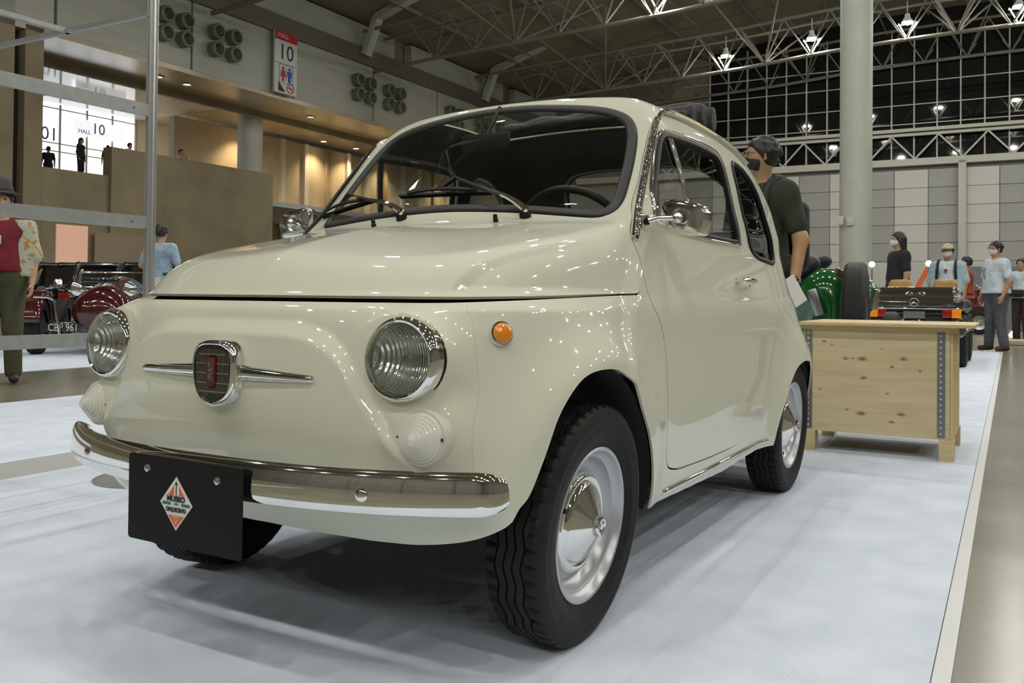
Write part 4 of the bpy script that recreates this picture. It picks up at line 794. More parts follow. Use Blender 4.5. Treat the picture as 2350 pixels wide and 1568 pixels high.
# ================================================================ blobs: rounded cones blended into one continuous surface
class Blob:
    def __init__(s, k=.025): s.p = []; s.k = k; s.cut = []
    def cap(s, a, b, ra, rb=None, fy=1.0, k=None): s.p.append((np.array(a, float), np.array(b, float), ra, ra if rb is None else rb, fy, k or s.k)); return s
    def ell(s, c, r, k=None): s.p.append((np.array(c, float), np.array(r, float), None, 0, 1, k or s.k)); return s
    def plane(s, p, n): s.cut.append((np.array(p, float), unit(n))); return s
    def mesh(s, h, name, m, parent, label=None):
        lo = np.full(3, 9.); hi = np.full(3, -9.)
        B = []
        for a, b, ra, rb, fy, k in s.p:
            if ra is None: l, u = a-b, a+b
            else: R = max(ra, rb)*np.array([1, 1/fy, 1]); l, u = np.minimum(a, b)-R, np.maximum(a, b)+R
            B.append((l, u)); lo = np.minimum(lo, l); hi = np.maximum(hi, u)
        lo -= 2.5*h; hi += 2.5*h; n = np.ceil((hi-lo)/h).astype(int)+1; hi = lo+h*(n-1); ax = [lo[i]+h*np.arange(n[i]) for i in range(3)]; D = np.full(n, 9.)
        for (a, b, ra, rb, fy, k), (l, u) in zip(s.p, B):
            i0 = np.clip(((l-k*1.2-2*h-lo)/h).astype(int), 0, n); i1 = np.clip(((u+k*1.2+2*h-lo)/h).astype(int)+2, 0, n); sl = tuple(slice(p, q) for p, q in zip(i0, i1))
            X = ax[0][sl[0]][:, None, None]; Y = ax[1][sl[1]][None, :, None]; Z = ax[2][sl[2]][None, None, :]
            if ra is None:
                q = np.sqrt(((X-a[0])/b[0])**2+((Y-a[1])/b[1])**2+((Z-a[2])/b[2])**2); d = (q-1)*b.min()
            else:
                e = (b-a)*[1, fy, 1]; L = max(e@e, 1e-9); x, y, z = X-a[0], (Y-a[1])*fy, Z-a[2]; t = np.clip((x*e[0]+y*e[1]+z*e[2])/L, 0, 1)
                d = np.sqrt((x-t*e[0])**2+(y-t*e[1])**2+(z-t*e[2])**2)-(ra+(rb-ra)*t)
            D[sl] = smin(D[sl], d, k)
        for p, q in s.cut:
            D = np.maximum(D, (ax[0][:, None, None]-p[0])*q[0]+(ax[1][None, :, None]-p[1])*q[1]+(ax[2][None, None, :]-p[2])*q[2])
        V, Q = surface_nets(D, tuple(lo), tuple(hi), h); return mesh(name, V, Q, m, parent, True, label=label)
SKIN = noisy('skin', (.42, .24, .13), (.46, .27, .155), 20, .5); M_hair = mat('black_hair', (.012, .010, .009), .5); M_eye = mat('eye_dark', (.02, .015, .012), .25); M_lens2 = glassy('spectacle_glass', (.9, .9, .9)); M_mask = mat('white_mask', (.62, .62, .63), .7); M_bmask = mat('black_mask', (.013, .013, .015), .7); M_shoe = mat('black_shoe', (.014, .013, .013), .5)
def person(label, s_, t_, face, height, top, legs, z0=0, hair='short', mask=None, glasses=False, arms=None, h=.012, head_turn=0, sleeve=.55, shoes=M_shoe, fat=1.0, category='person', hem=.90, fingers=True, feet=.11, long_sleeve=False):
    """standing figure; local +y is where it faces, x its right-hand... metres for a 1.70 m body, scaled by height. face: degrees from down-the-hall (0) turning left"""
    P = thing('person', label, category, hp(s_, t_, z0), HROT+math.radians(face)); P.scale = (height/1.70,)*3
    ht = math.radians(head_turn); c, s = math.cos(ht), math.sin(ht)
    hd = lambda x, y, z: (c*x-s*y, c*y+s*x+.015, z)
    A = {}
    for sd in (-1, 1):
        d = dict(el=(sd*.235, -.02, 1.10), wr=(sd*.25, .05, .86)); d.update((arms or {}).get(sd, {})); A[sd] = d
    b = Blob(.03)
    # head: skull, jaw, chin, nose, ears, neck
    b.ell(hd(0, -.005, 1.600), (.074, .092, .098)).cap(hd(0, .028, 1.545), hd(0, .042, 1.525), .052, .046).cap(hd(0, .088, 1.60), hd(0, .100, 1.575), .010, .014, k=.012).cap(hd(0, .070, 1.545), hd(0, .072, 1.542), .024, k=.012)
    for e in (-1, 1): b.cap(hd(e*.076, -.005, 1.60), hd(e*.078, -.008, 1.572), .015, .010, k=.008)
    b.cap((0, -.012, 1.40), hd(0, -.012, 1.53), .056, .052)
    b.cap((-.10*fat, 0, 1.32), (.10*fat, 0, 1.32), .105, fy=1.15).cap((0, 0, 1.30), (0, 0, 1.0), .13*fat, .125*fat, fy=1.2).cap((-.06, 0, .95), (.06, 0, .95), .115*fat, fy=1.15)
    for sd in (-1, 1):
        sh = np.array((sd*.175, -.005, 1.375)); el = np.array(A[sd]['el']); wr = np.array(A[sd]['wr']); b.cap(sh, el, .050, .040).cap(el, wr, .041, .027)
        f = unit(wr-el); side_ = unit(np.cross(f, (0, 0, 1)) if abs(f[2]) < .9 else np.cross(f, (0, 1, 0))); fw = unit(np.cross(side_, f)); fw = fw if fw[1] > 0 else -fw
        # palm, four bent fingers, thumb from the side of the palm
        w0, w1 = wr+f*.02, wr+f*.085; b.cap(w0+fw*.018, w1+fw*.024, .017, .016, k=.012).cap(w0-fw*.012, w1-fw*.022, .017, .015, k=.012).cap(w0, w1, .017, .016, k=.012)
        if fingers:
            inn = np.array([-sd*.5, .15, 0]); inn = unit(inn-f*(inn@f))
            for i, L in enumerate((.066, .075, .070, .055)):
                r0 = w1+fw*(.026-.0165*i); m1 = r0+f*L*.5+inn*.006; m2 = m1+f*L*.36+inn*.022; b.cap(r0, m1, .0092, .0086, k=.006).cap(m1, m2, .0086, .0072, k=.006)
            t0 = w0+fw*.028; t1 = t0+f*.035+fw*.022+inn*.010; b.cap(t0, t1, .0115, .0105, k=.008).cap(t1, t1+f*.030+inn*.012, .0105, .008, k=.008)
        b.cap((sd*.092, 0, .88), (sd*.10, .015, .48), .085*fat, .056).cap((sd*.10, .015, .48), (sd*feet, -.01, .09), .054, .036).cap((sd*feet, -.02, .045), (sd*(feet+.02), .12, .035), .036, .028)
    body = b.mesh(h, 'body', SKIN, P)
    # shirt
    T = Blob(.04); T.cap((-.115*fat, -.005, 1.325), (.115*fat, -.005, 1.325), .120, fy=1.12).cap((0, .005*fat, 1.28), (0, .015*fat, 1.05), .150*fat, .152*fat, fy=1.18).cap((0, .01*fat, 1.05), (0, .005, .86), .152*fat, .150*fat, fy=1.15)
    T.cap((-.062*fat, .004, .90), (.062*fat, .004, .90), .142*fat, fy=1.06)
    T.cap((-.165, -.005, 1.37), (.165, -.005, 1.37), .066)
    for sd in (-1, 1):
        sh = np.array((sd*.175, -.005, 1.375)); el = np.array(A[sd]['el']); e2 = sh+(el-sh)*(1.0 if long_sleeve else sleeve+.17); T.cap(sh, e2, .068, .062, k=.03)
        if long_sleeve: wr = np.array(A[sd]['wr']); T.cap(el, el+(wr-el)*.93, .058, .042)
        else: T.plane(sh+(el-sh)*(sleeve+.12), el-sh) if False else None
    T.plane((0, 0, hem), (0, 0, -1)).plane((0, .02, 1.445), (0, .35, 1)); shirt = T.mesh(h, 'shirt', top, P)
    K = Blob(.03); K.cap((-.06, 0, .96), (.06, 0, .96), .128*fat, fy=1.08)
    for sd in (-1, 1): K.cap((sd*.092, 0, .88), (sd*.10, .012, .48), .100*fat, .080).cap((sd*.10, .012, .48), (sd*feet, -.01, .10), .078, .070)
    K.plane((0, 0, 1.02), (0, 0, 1)).plane((0, 0, .055), (0, 0, -1)); K.mesh(h, 'trousers', legs, P)
    for sd in (-1, 1):
        q = Blob(.02); q.cap((sd*feet, -.045, .055), (sd*(feet+.02), .13, .045), .048, .040).plane((0, 0, .004), (0, 0, -1)).plane((0, 0, .10), (0, 0, 1)); so = q.mesh(h, 'shoe', shoes, P)
    if hair:
        q = Blob(.02); q.ell(hd(0, -.016, 1.612), (.084, .102, .104))
        if hair == 'long': q.cap(hd(-.055, -.05, 1.60), hd(-.062, -.06, 1.43), .052, .040).cap(hd(.055, -.05, 1.60), hd(.062, -.06, 1.43), .052, .040).cap(hd(0, -.07, 1.6), hd(0, -.075, 1.42), .055, .045); q.plane(hd(0, .045, 1.60), hd(0, .8, -.25) if False else (c*0-s*.85, c*.85+s*0, -.5))
        else:
            rr = random.Random(int(s_*100))
            for _ in range(70):
                v = unit((rr.gauss(0, 1), rr.gauss(-.2, 1), rr.gauss(.7, .8))); q.ell(hd(v[0]*.084, -.016+v[1]*.100, 1.612+v[2]*.103), (rr.uniform(.010, .020),)*3, k=.008)
            q.plane(hd(0, .040, 1.615), (-s*.80, c*.80, -.60)); q.plane((0, 0, 1.535), (0, 0, -1))
        q.mesh(min(h, .01), 'hair', M_hair, P)
    if mask is not None:
        q = Blob(.02); q.ell(hd(0, .012, 1.553), (.075, .084, .062)).cap(hd(0, .085, 1.575), hd(0, .080, 1.53), .022, .026); q.plane(hd(0, .020, 1.55), (s, -c, 0)).plane(hd(0, .09, 1.592), (0, 0, 1)).plane(hd(0, .09, 1.492), (0, 0, -1)); q.mesh(min(h, .01), 'face_mask', mask, P)
    for e in (-1, 1): mb = MB(); mb.lathe([(.0, .009), (.006, .007), (.009, 0)], hd(e*.030, .078, 1.612), (-s, c, 0), 10); mb.build('eye', M_eye, P)
    if glasses:
        g = None
        for e in (-1, 1):
            a = np.linspace(0, 2*PI, 17); mb = MB(); mb.tube([hd(e*.032+.024*math.cos(t), .100, 1.610+.017*math.sin(t)) for t in a], .0022, 5, False)
            mb.tube([hd(e*.056, .100, 1.614), hd(e*.080, .0, 1.612)], .0022, 5)
            if e == -1: mb.tube([hd(-.009, .102, 1.612), hd(.009, .102, 1.612)], .0022, 5)
            o = mb.build('glasses', mat('spectacle_frame', (.25, .22, .18), .3, .8), P)
            mb = MB(); mb.lathe([(.022, 0), (0, .001)], hd(e*.032, .100, 1.610), (-s, c, 0), 14); mb.build('spectacle_lens', M_lens2, o)
    return P
def fabric(name, c, r=.85): return noisy(name, tuple(v*.85 for v in c), tuple(min(1, v*1.15) for v in c), 14, r, 4, bump=.15, bscale=60)
D_ = lambda f, g: dict(el=f, wr=g)
M_olive = fabric('dark_olive_polo', (.022, .030, .016)); M_bstrap = mat('black_strap', (.012, .012, .013), .6); M_jean = fabric('dark_trousers', (.03, .03, .034))
# the man behind the car
gm = person('man in dark green polo shirt, black face mask and glasses standing behind the cream car', 5.30, -1.285, 152, 1.70, M_olive, M_jean, mask=M_bmask, glasses=True, h=.009, head_turn=-32, arms={-1: D_((-.262, -.03, 1.10), (-.275, .04, .845)), 1: D_((.245, .0, 1.10), (.20, .16, .95))}, fat=1.08)
q = Blob(.015); q.cap((-.055, .0, 1.425), (-.065, .05, 1.405), .022).cap((.055, .0, 1.425), (.065, .05, 1.405), .022).cap((-.05, -.045, 1.43), (.05, -.045, 1.43), .022); q.mesh(.009, 'collar', fabric('grey_green_collar', (.06, .075, .055)), gm)
for e in (-1, 1): mb = MB(); mb.tube(smooth_poly([(e*.115, -.12, 1.36), (e*.118, -.05, 1.450), (e*.120, .05, 1.435), (e*.122, .122, 1.30), (e*.125, .138, 1.15), (e*.14, .10, .98)], 5, False), .026, 8); mb.build('strap', M_bstrap, gm, label='black shoulder strap')
mb = MB(); mb.rbox((-.03, -.205, 1.13), (.27, .11, .42), .05, seg=3); mb.build('backpack', M_bstrap, gm)
mb = MB(); mb.lathe([(.034, -.011), (.036, -.008), (.036, .008), (.034, .011)], (-.2747, .037, .868), unit((-.02, .23, -.97)), 18); wt = mb.build('watch_strap', mat('grey_watch_strap', (.30, .30, .28), .4, .5), gm); mb = MB(); mb.lathe([(.017, 0), (.017, .007), (.012, .009), (0, .009)], (-.2747-.025, .037+.020, .870), (-.8, .6, .1), 14); mb.build('watch_case', mat('watch_face', (.03, .03, .03), .2), wt)
M_paper = mat('white_paper', (.70, .70, .66), .6)
pp = thing('paper_folder', 'white paper folder held by the man in the green polo shirt', 'papers', hp(5.30, -1.285, 0), HROT+math.radians(152))
mb = MB(); R = np.array(Matrix.Rotation(-.10, 3, 'Y')@Matrix.Rotation(.25, 3, 'Z')); mb.box((-.155, .255, .83), (.16, .006, .30), R); mb.box((-.150, .262, .83), (.16, .004, .30), R); mb.build('sheets', M_paper, pp)
mb = MB(); R = np.array(Matrix.Rotation(.6, 3, 'Y')@Matrix.Rotation(.2, 3, 'Z')); mb.box((-.345, .135, .80), (.10, .004, .17), R); mb.build('loose_sheet', M_paper, pp)
# aloha shirt man at the left edge
M_aloha = noisy('flowered_shirt', (.42, .45, .36), (.45, .22, .03), 22, .8, 3, lo=.54, hi=.58); M_red_t = fabric('dark_red_tee', (.16, .008, .015)); M_ol2 = fabric('olive_trousers', (.060, .062, .030))
am = person('man in flowered aloha shirt, red tee, grey felt hat and white mask at left edge', 4.38, -7.30, -128, 1.60, M_red_t, M_ol2, mask=M_mask, h=.012, head_turn=5, hair='short', fat=1.18, sleeve=.6, hem=.98, arms={1: D_((.26, -.03, 1.10), (.25, .06, .88)), -1: D_((-.26, -.03, 1.10), (-.25, .06, .88))})
for sd in (-1, 1):
    q = Blob(.03); q.cap((sd*.165, -.02, 1.36), (sd*.15, -.02, .98), .115, .125).cap((sd*.175, -.005, 1.375), (sd*.24, -.02, 1.13), .082, .088).cap((sd*.10, -.06, 1.34), (sd*.10, -.06, .98), .13, .14); q.plane((0, 0, .94), (0, 0, -1)).plane((sd*.075, 0, 1.2), (-sd, 0, 0)).plane((0, 0, 1.44), (0, 0, 1)); q.mesh(.012, 'open_shirt', M_aloha, am, label='pale flowered open shirt')
q = Blob(.02); q.cap((0, .012, 1.68), (0, .012, 1.745), .094, .080).plane((0, 0, 1.66), (0, 0, -1)); q.mesh(.01, 'hat_crown', fabric('grey_felt', (.07, .062, .062)), am); mb = MB(); mb.lathe([(.085, .012), (.15, .0), (.152, .006), (.09, .022)], (0, .012, 1.662), (0, 0, 1), 28); mb.build('hat_brim', fabric('grey_felt_brim', (.07, .062, .062)), am)
mb = MB(); mb.lathe([(.0965, -.0), (.0965, .026)], (0, .012, 1.675), (0, 0, 1), 24); mb.build('hat_band', mat('brown_band', (.05, .02, .015), .6), am)
mb = MB(); mb.prism([(-.05,.05),(0,.07),(.05,.04),(.045,-.03),(.0,-.06),(-.05,-.02)], (.03, .166, 1.24), (1, 0, 0), (0, .0, 1), (0, .008, 0)); mb.build('shirt_print', mat('pale_print', (.55, .57, .56), .8), am)
# man in the light blue shirt seen from behind
M_lblue = fabric('light_blue_shirt', (.27, .37, .47)); M_wht = fabric('white_shirt', (.56, .62, .68)); M_nvy = fabric('black_tee', (.013, .013, .017)); M_gry = fabric('grey_trousers', (.085, .092, .105))
person('man in light blue shirt seen from behind, right of the metal post', 9.3, -11.37, 25, 1.79, M_lblue, M_jean, h=.012, arms={-1: D_((-.30, .02, 1.13), (-.20, .22, 1.0)), 1: D_((.25, .02, 1.11), (.22, .14, .90))}, sleeve=.6)
# group at the right
person('person with long dark hair, black tee and white mask behind the dark convertible', 13.9, -1.41, 118, 1.74, M_nvy, M_jean, hair='long', mask=M_mask, h=.012, fat=1.1)
hm = person('man in cream cap, open pale blue shirt and white mask beside the white shirt man', 14.6, -.815, 172, 1.585, M_wht, M_gry, hair='short', mask=M_mask, h=.012, arms={1: D_((.25, .0, 1.10), (.235, .06, .86)), -1: D_((-.25, 0, 1.10), (-.235, .06, .86))})
for sd in (-1, 1):
    q = Blob(.03); q.cap((sd*.155, -.01, 1.36), (sd*.145, -.01, .95), .108, .120).cap((sd*.175, -.005, 1.375), (sd*.24, -.02, 1.14), .078, .080).cap((sd*.10, -.05, 1.34), (sd*.10, -.05, .95), .115, .125); q.plane((0, 0, .90), (0, 0, -1)).plane((sd*(.045), 0, 1.2), (-sd, 0, 0)).plane((0, 0, 1.44), (0, 0, 1)); q.mesh(.012, 'open_shirt', fabric('pale_aqua_shirt', (.36, .50, .53)), hm, label='pale blue open shirt')
    mb = MB(); mb.tube(smooth_poly([(sd*.12, -.10, 1.36), (sd*.125, -.02, 1.455), (sd*.128, .07, 1.42), (sd*.13, .122, 1.30), (sd*.14, .115, 1.16)], 4, False), .022, 6); mb.build('strap', M_bstrap, hm)
q = Blob(.02); q.ell((0, -.0, 1.635), (.092, .112, .092)).plane((0, 0, 1.635), (0, 0, -1)); q.mesh(.01, 'cap', fabric('cream_cap', (.52, .47, .34)), hm); q = Blob(.01); q.cap((-.03, .10, 1.640), (.03, .10, 1.640), .050, fy=.75).plane((0, 0, 1.628), (0, 0, -1)).plane((0, 0, 1.645), (0, 0, 1)); q.mesh(.008, 'cap_peak', fabric('cream_peak', (.50, .45, .32)), hm)
mb = MB(); mb.prism([(-.03,.03),(.03,.03),(.0,-.045)], (0, .142, 1.28), (1, 0, 0), (0, 0, 1), (0, .012, 0)); mb.build('tee_print', mat('red_print', (.4, .03, .03), .8), hm)
mb = MB(); mb.rbox((0, -.22, 1.18), (.30, .16, .42), .05); mb.build('backpack', M_bstrap, hm)
wm = person('stout man in white polo shirt and grey trousers with mask, standing on the carpet end', 15.5, -.20, 130, 1.66, M_wht, M_gry, mask=M_mask, glasses=True, h=.012, fat=1.22, shoes=mat('brown_shoe', (.05, .025, .012), .5), feet=.17, arms={1: D_((.29, -.02, 1.09), (.27, .05, .86)), -1: D_((-.29, .0, 1.09), (-.27, .10, .86))})
mb = MB(); mb.tube(smooth_poly([(.06, -.06, 1.44), (.09, .05, 1.42), (.06, .17, 1.25), (0, .20, 1.12)], 4, False), .006, 5); mb.build('lanyard', mat('dark_lanyard', (.03, .04, .10), .6), wm)
person('person in orange red shirt half hidden behind the pale blue shirt man', 17.0, -.66, 100, 1.50, fabric('orange_red_shirt', (.36, .055, .015)), M_jean, h=.016, arms={1: D_((.22, .10, 1.12), (.15, .32, 1.16)), -1: D_((-.22, .1, 1.12), (-.12, .32, 1.16))})
ep = person('person in white shirt with black waist bag at the right edge of the picture', 19.0, .17, 150, 1.55, M_wht, fabric('brown_trousers', (.035, .025, .02)), h=.016)
mb = MB(); mb.rbox((.02, .16, 1.0), (.30, .12, .15), .04); mb.build('waist_bag', M_bstrap, ep)
# visitors on the mezzanine
for lab, s_, t_, f_, tp, lg, hh in (('person in long black clothes standing full length at the bright lobby window', 22.45, -32.2, -60, M_nvy, M_nvy, 1.70), ('person in black tee at the left end of the bright lobby window', 23.05, -35.2, 60, M_nvy, M_jean, 1.66), ('person in white shirt leaning on the parapet beside the metal post', 24.0, -31.3, -75, M_wht, M_jean, 1.66), ('person in pale shirt holding up a camera on the parapet, right of the post', 26.55, -31.3, -95, fabric('pale_pink_shirt', (.6, .48, .46)), M_jean, 1.78), ('person whose dark hair just shows over the corner of the parapet', 23.22, -31.6, 60, M_nvy, M_jean, 1.46)):
    person(lab, s_, t_, f_, hh, tp, lg, z0=5.175, h=.022, fingers=False, hair='long' if 'long' in lab else 'short', long_sleeve='long' in lab, arms={1: D_((.22, .12, 1.18), (.06, .26, 1.42)), -1: D_((-.22, .12, 1.18), (-.06, .26, 1.42))} if 'camera' in lab else ({1: D_((.24, .10, 1.14), (.16, .34, 1.16)), -1: D_((-.24, .10, 1.14), (-.1, .3, 1.2))} if 'leaning' in lab else None))
# ================================================================ plywood crate
def wood(name, c1, c2, c3, st=(1.2, 1, 14)):
    m = noisy(name, c1, c2, 2.2, .6, 5, st, bump=.06, bscale=20); nt = m.node_tree; b = nt.nodes['Principled BSDF']; src = b.inputs['Base Color'].links[0].from_socket
    L = nt.links.new; tc = nt.nodes.new('ShaderNodeTexCoord'); mp = nt.nodes.new('ShaderNodeMapping'); mp.inputs['Scale'].default_value = (1, 0, 1.9); n = nt.nodes.new('ShaderNodeTexNoise'); n.inputs['Scale'].default_value = 26
    wv = nt.nodes.new('ShaderNodeVectorMath'); wv.operation = 'MULTIPLY_ADD'; wv.inputs[1].default_value = (.022, .022, .022); L(tc.outputs['Object'], mp.inputs[0]); L(mp.outputs[0], n.inputs[0]); L(n.outputs['Color'], wv.inputs[0]); L(mp.outputs[0], wv.inputs[2]); last = None
    for x, z, r_ in ((-.137,.468,.9),(-.105,.470,.45),(-.063,.470,1.2),(.127,.476,1),(.078,.435,.7),(-.053,.376,.9),(-.24,.55,.7),(-.20,.535,.5),(.03,.52,.45),(.055,.305,.5),(-.13,.215,.6),(-.065,.200,1.2),(.118,.207,1),(.075,.168,.8),(.20,.42,.5),(-.26,.31,.6)):
        d = nt.nodes.new('ShaderNodeVectorMath'); d.operation = 'DISTANCE'; d.inputs[1].default_value = (x+.011, .011, z*1.9+.011); q = nt.nodes.new('ShaderNodeMath'); q.operation = 'DIVIDE'; q.inputs[1].default_value = r_; L(wv.outputs[0], d.inputs[0]); L(d.outputs['Value'], q.inputs[0])
        if last is None: last = q
        else: k = nt.nodes.new('ShaderNodeMath'); k.operation = 'MINIMUM'; L(last.outputs[0], k.inputs[0]); L(q.outputs[0], k.inputs[1]); last = k
    r = nt.nodes.new('ShaderNodeValToRGB'); r.color_ramp.elements[0].position = .004; r.color_ramp.elements[1].position = .024; r.color_ramp.elements[0].color = (1, 1, 1, 1); r.color_ramp.elements[1].color = (0, 0, 0, 1)
    mx = nt.nodes.new('ShaderNodeMixRGB'); mx.inputs[2].default_value = (*c3, 1); L(last.outputs[0], r.inputs[0]); L(r.outputs[0], mx.inputs[0]); L(src, mx.inputs[1]); L(mx.outputs[0], b.inputs['Base Color'])
    return m
M_ply = wood('plywood', (.56, .455, .265), (.66, .55, .345), (.20, .105, .035)); M_ply2 = wood('plywood_edge', (.56, .43, .22), (.64, .51, .29), (.30, .19, .08), (3, 1, 40)); M_zinc = mat('zinc_strip', (.21, .225, .26), .4, .7)
cr = thing('crate', 'plywood crate on short feet with punched metal corner strips behind the rear wheel', 'crate', hp(4.70, -.58, 0), HROT)
mb = MB(); mb.box((0, 0, .36), (.655, .012, .52)); mb.build('front_panel', M_ply, cr)
mb = MB(); mb.box((.335, .30, .36), (.014, .60, .53)); mb.build('side_panel', M_ply2, cr); mb = MB(); mb.box((-.335, .30, .36), (.014, .60, .53)); mb.build('side_panel', M_ply2, cr); mb = MB(); mb.box((0, .61, .36), (.655, .012, .52)); mb.build('back_panel', M_ply, cr)
mb = MB(); mb.rbox((.035, .30, .640), (.80, .72, .016), .002, seg=1); mb.build('top_board', M_ply2, cr); mb = MB(); mb.box((.0, -.012, .622), (.72, .03, .02)); mb.build('top_batten', M_ply2, cr)
for x in (-.315, .315):
    for y in (.03, .58): mb = MB(); mb.box((x, y, .05), (.065, .09, .10)); mb.build('foot', M_ply2, cr)
for x in (-.315, .292):
    mb = MB(); mb.box((x, -.0075, .36), (.034, .003, .50)); st_ = mb.build('corner_strip', M_zinc, cr, label='grey punched metal corner strip'); mb = MB()
    for i in range(18): mb.lathe([(.0055, 0), (.004, .0012), (0, .0012)], (x-.002, -.009, .128+.0273*i), (0, -1, 0), 8)
    struct(mb.build('strip_holes', M_ply2, st_, label='pale punched holes'), 'stuff')
# ================================================================ metal booth frame at the left
M_alu = mat('aluminium_extrusion', (.52, .53, .52), .32, .8); M_rail = noisy('aluminium_rail', (.40, .41, .41), (.45, .46, .46), 30, .38, 3, metal=.6)
bf = thing('booth_frame', 'bare aluminium exhibition booth frame with a post and three rails at left', 'frame', hp(2.47, -3.09, 0), HROT)
mb = MB(); a = np.arange(16)*PI/8; mb.prism([((.0235 if i % 2 else .0195)*math.cos(t), (.0235 if i % 2 else .0195)*math.sin(t)) for i, t in enumerate(a)], (0, 0, .01), (1, 0, 0), (0, 1, 0), (0, 0, 2.6)); mb.build('post', M_alu, bf)
mb = MB(); mb.lathe([(.20, 0), (.20, .006), (.19, .010), (.03, .012), (.03, .05), (0, .05)], (0, 0, 0), (0, 0, 1), 40); mb.build('base_plate', mat('grey_plate', (.30, .30, .29), .4, .3), bf)
for z in (1.507, 1.047, .578):
    mb = MB(); mb.box((0, -.99, z), (.018, 1.94, .050)); r = mb.build('rail', M_rail, bf); mb = MB(); mb.lathe([(.006, 0), (.005, .002), (0, .002)], (.009, -.09, z-.002), (1, 0, 0), 10); mb.build('rail_screw', M_zinc, r)
mb = MB(); a = np.arange(16)*PI/8; mb.prism([((.0235 if i % 2 else .0195)*math.cos(t), (.0235 if i % 2 else .0195)*math.sin(t)) for i, t in enumerate(a)], (0, -1.98, .01), (1, 0, 0), (0, 1, 0), (0, 0, 2.6)); mb.build('post', M_alu, bf)
mb = MB(); mb.box((-1.2, -.02, 1.905), (2.4, .022, .020)); mb.build('top_beam', M_rail, bf); mb = MB(); mb.box((-.53, -1.0, 1.905), (.022, 1.98, .020)); mb.build('top_beam', M_rail, bf); mb = MB(); mb.box((-.27, -1.98, 1.905), (.56, .022, .020)); mb.build('top_beam', M_rail, bf)
# ================================================================ dark red roadster, front to the camera
M_mar = mat('dark_red_paint', (.055, .004, .006), .12, 0, 1); M_blackp = mat('black_car_paint', (.007, .007, .008), .10, 0, 1); M_bglass = mat('dark_car_glass', (.012, .013, .014), .03, spec=.7); M_hub = mat('dull_steel', (.35, .35, .34), .3, .9)
def tyre_wheel(parent, c, ax, r, w, rim=.6, name='wheel'):
    mb = MB(); mb.lathe([(r*rim, -w*.45), (r*.80, -w*.5), (r*.96, -w*.42), (r, -w*.28), (r, w*.28), (r*.96, w*.42), (r*.80, w*.5), (r*rim, w*.45)], c, ax, 36); o = mb.build(name, M_tyre, parent)
    mb = MB(); mb.lathe([(r*rim, -w*.3), (r*rim*1.02, w*.44), (r*rim*.9, w*.36), (r*rim*.6, w*.2), (r*.2, w*.25), (r*.16, w*.42), (0, w*.44)], c, ax, 28); mb.build('wheel_disc', M_hub, o); return o
rd = thing('roadster', 'dark red vintage roadster with cycle wings on white carpet behind the booth frame', 'car', hp(7.03, -9.63, 0), HROT+math.radians(45))
b = Blob(.10); b.cap((-.12, .12, .52), (-.12, 1.4, .58), .24, .32, k=.1).cap((.12, .12, .52), (.12, 1.4, .58), .24, .32, k=.1).cap((0, .16, .62), (0, 1.4, .66), .22, .32, k=.1).cap((-.22, .30, .40), (-.30, 1.7, .44), .17, .22).cap((.22, .30, .40), (.30, 1.7, .44), .17, .22).plane((0, 0, .24), (0, 0, -1)); b.mesh(.025, 'body', M_mar, rd)
for sd in (-1, 1):
    b = Blob(.04); 
    for i in range(27): t = math.radians(12+6*i); b.cap((sd*.78-.085, .32-.40*math.cos(t), .34+.40*math.sin(t)), (sd*.78+.085, .32-.40*math.cos(t), .34+.40*math.sin(t)), .036)
    b.mesh(.018, 'wing', M_mar, rd, label='dark red cycle wing'); tyre_wheel(rd, (sd*.78, .32, .335), (sd, 0, 0), .335, .18)
    tyre_wheel(rd, (sd*.78, 1.75, .335), (sd, 0, 0), .335, .18)
    mb = MB(); mb.lathe([(.0, -.11), (.055, -.085), (.082, -.02), (.09, .025), (.08, .033), (.0, .045)], (sd*.29, .12, .80), (0, -1, .08), 24); mb.build('headlamp', M_chrome, rd, label='chrome headlamp')
    mb = MB(); mb.tube(smooth_poly([(sd*.74, -.06, .70), (sd*.55, -.04, .68), (sd*.50, -.06, .55), (sd*.44, -.08, .22)], 4, False), .018, 8); mb.build('wing_stay', M_chrome, rd)
    mb = MB(); mb.tube(smooth_poly([(sd*.68, .25, .80), (sd*.5, .3, .82), (sd*.36, .34, .72)], 4, False), .012, 6); mb.build('wing_stay', M_chrome, rd)
    mb = MB(); mb.box((sd*.36-.06, -.03, .33), (.40, .012, .11)); pl_ = mb.build('number_board', M_blackp, rd); lettering('plate_number', 'CBP 961', .125, M_brd, pl_, (sd*.36-.06, -.038, .33), R_front, .001, sx=.75)
mb = MB(); mb.tube([(-.45, .9, .85), (-.42, .95, 1.02), (.42, .95, 1.02), (.45, .9, .85)], .014, 8); ws_ = mb.build('windscreen_frame', M_chrome, rd); mb = MB(); mb.box((0, .94, .93), (.84, .006, .16)); mb.build('windscreen', M_glass, ws_)
mb = MB(); mb.rbox((-.02, .05, .905), (.42, .05, .07), .02); mb.build('bonnet_strap', M_blackp, rd); mb = MB(); mb.lathe([(.05, 0), (.05, .09), (.03, .12), (0, .12)], (-.53, .2, .80), (0, 0, 1), 14); mb.build('side_lamp', M_chrome, rd)
mb = MB(); mb.box((.56, .5, .86), (.10, .02, .20)); mb.build('card_holder', M_brd, rd); mb = MB(); mb.tube([(.56, .5, .42), (.56, .5, .76)], .01, 6); mb.build('card_post', M_chrome, rd)
mb = MB(); mb.tube([(-.6, .30, .36), (.6, .30, .36)], .03, 8); mb.build('front_axle', M_hub, rd)
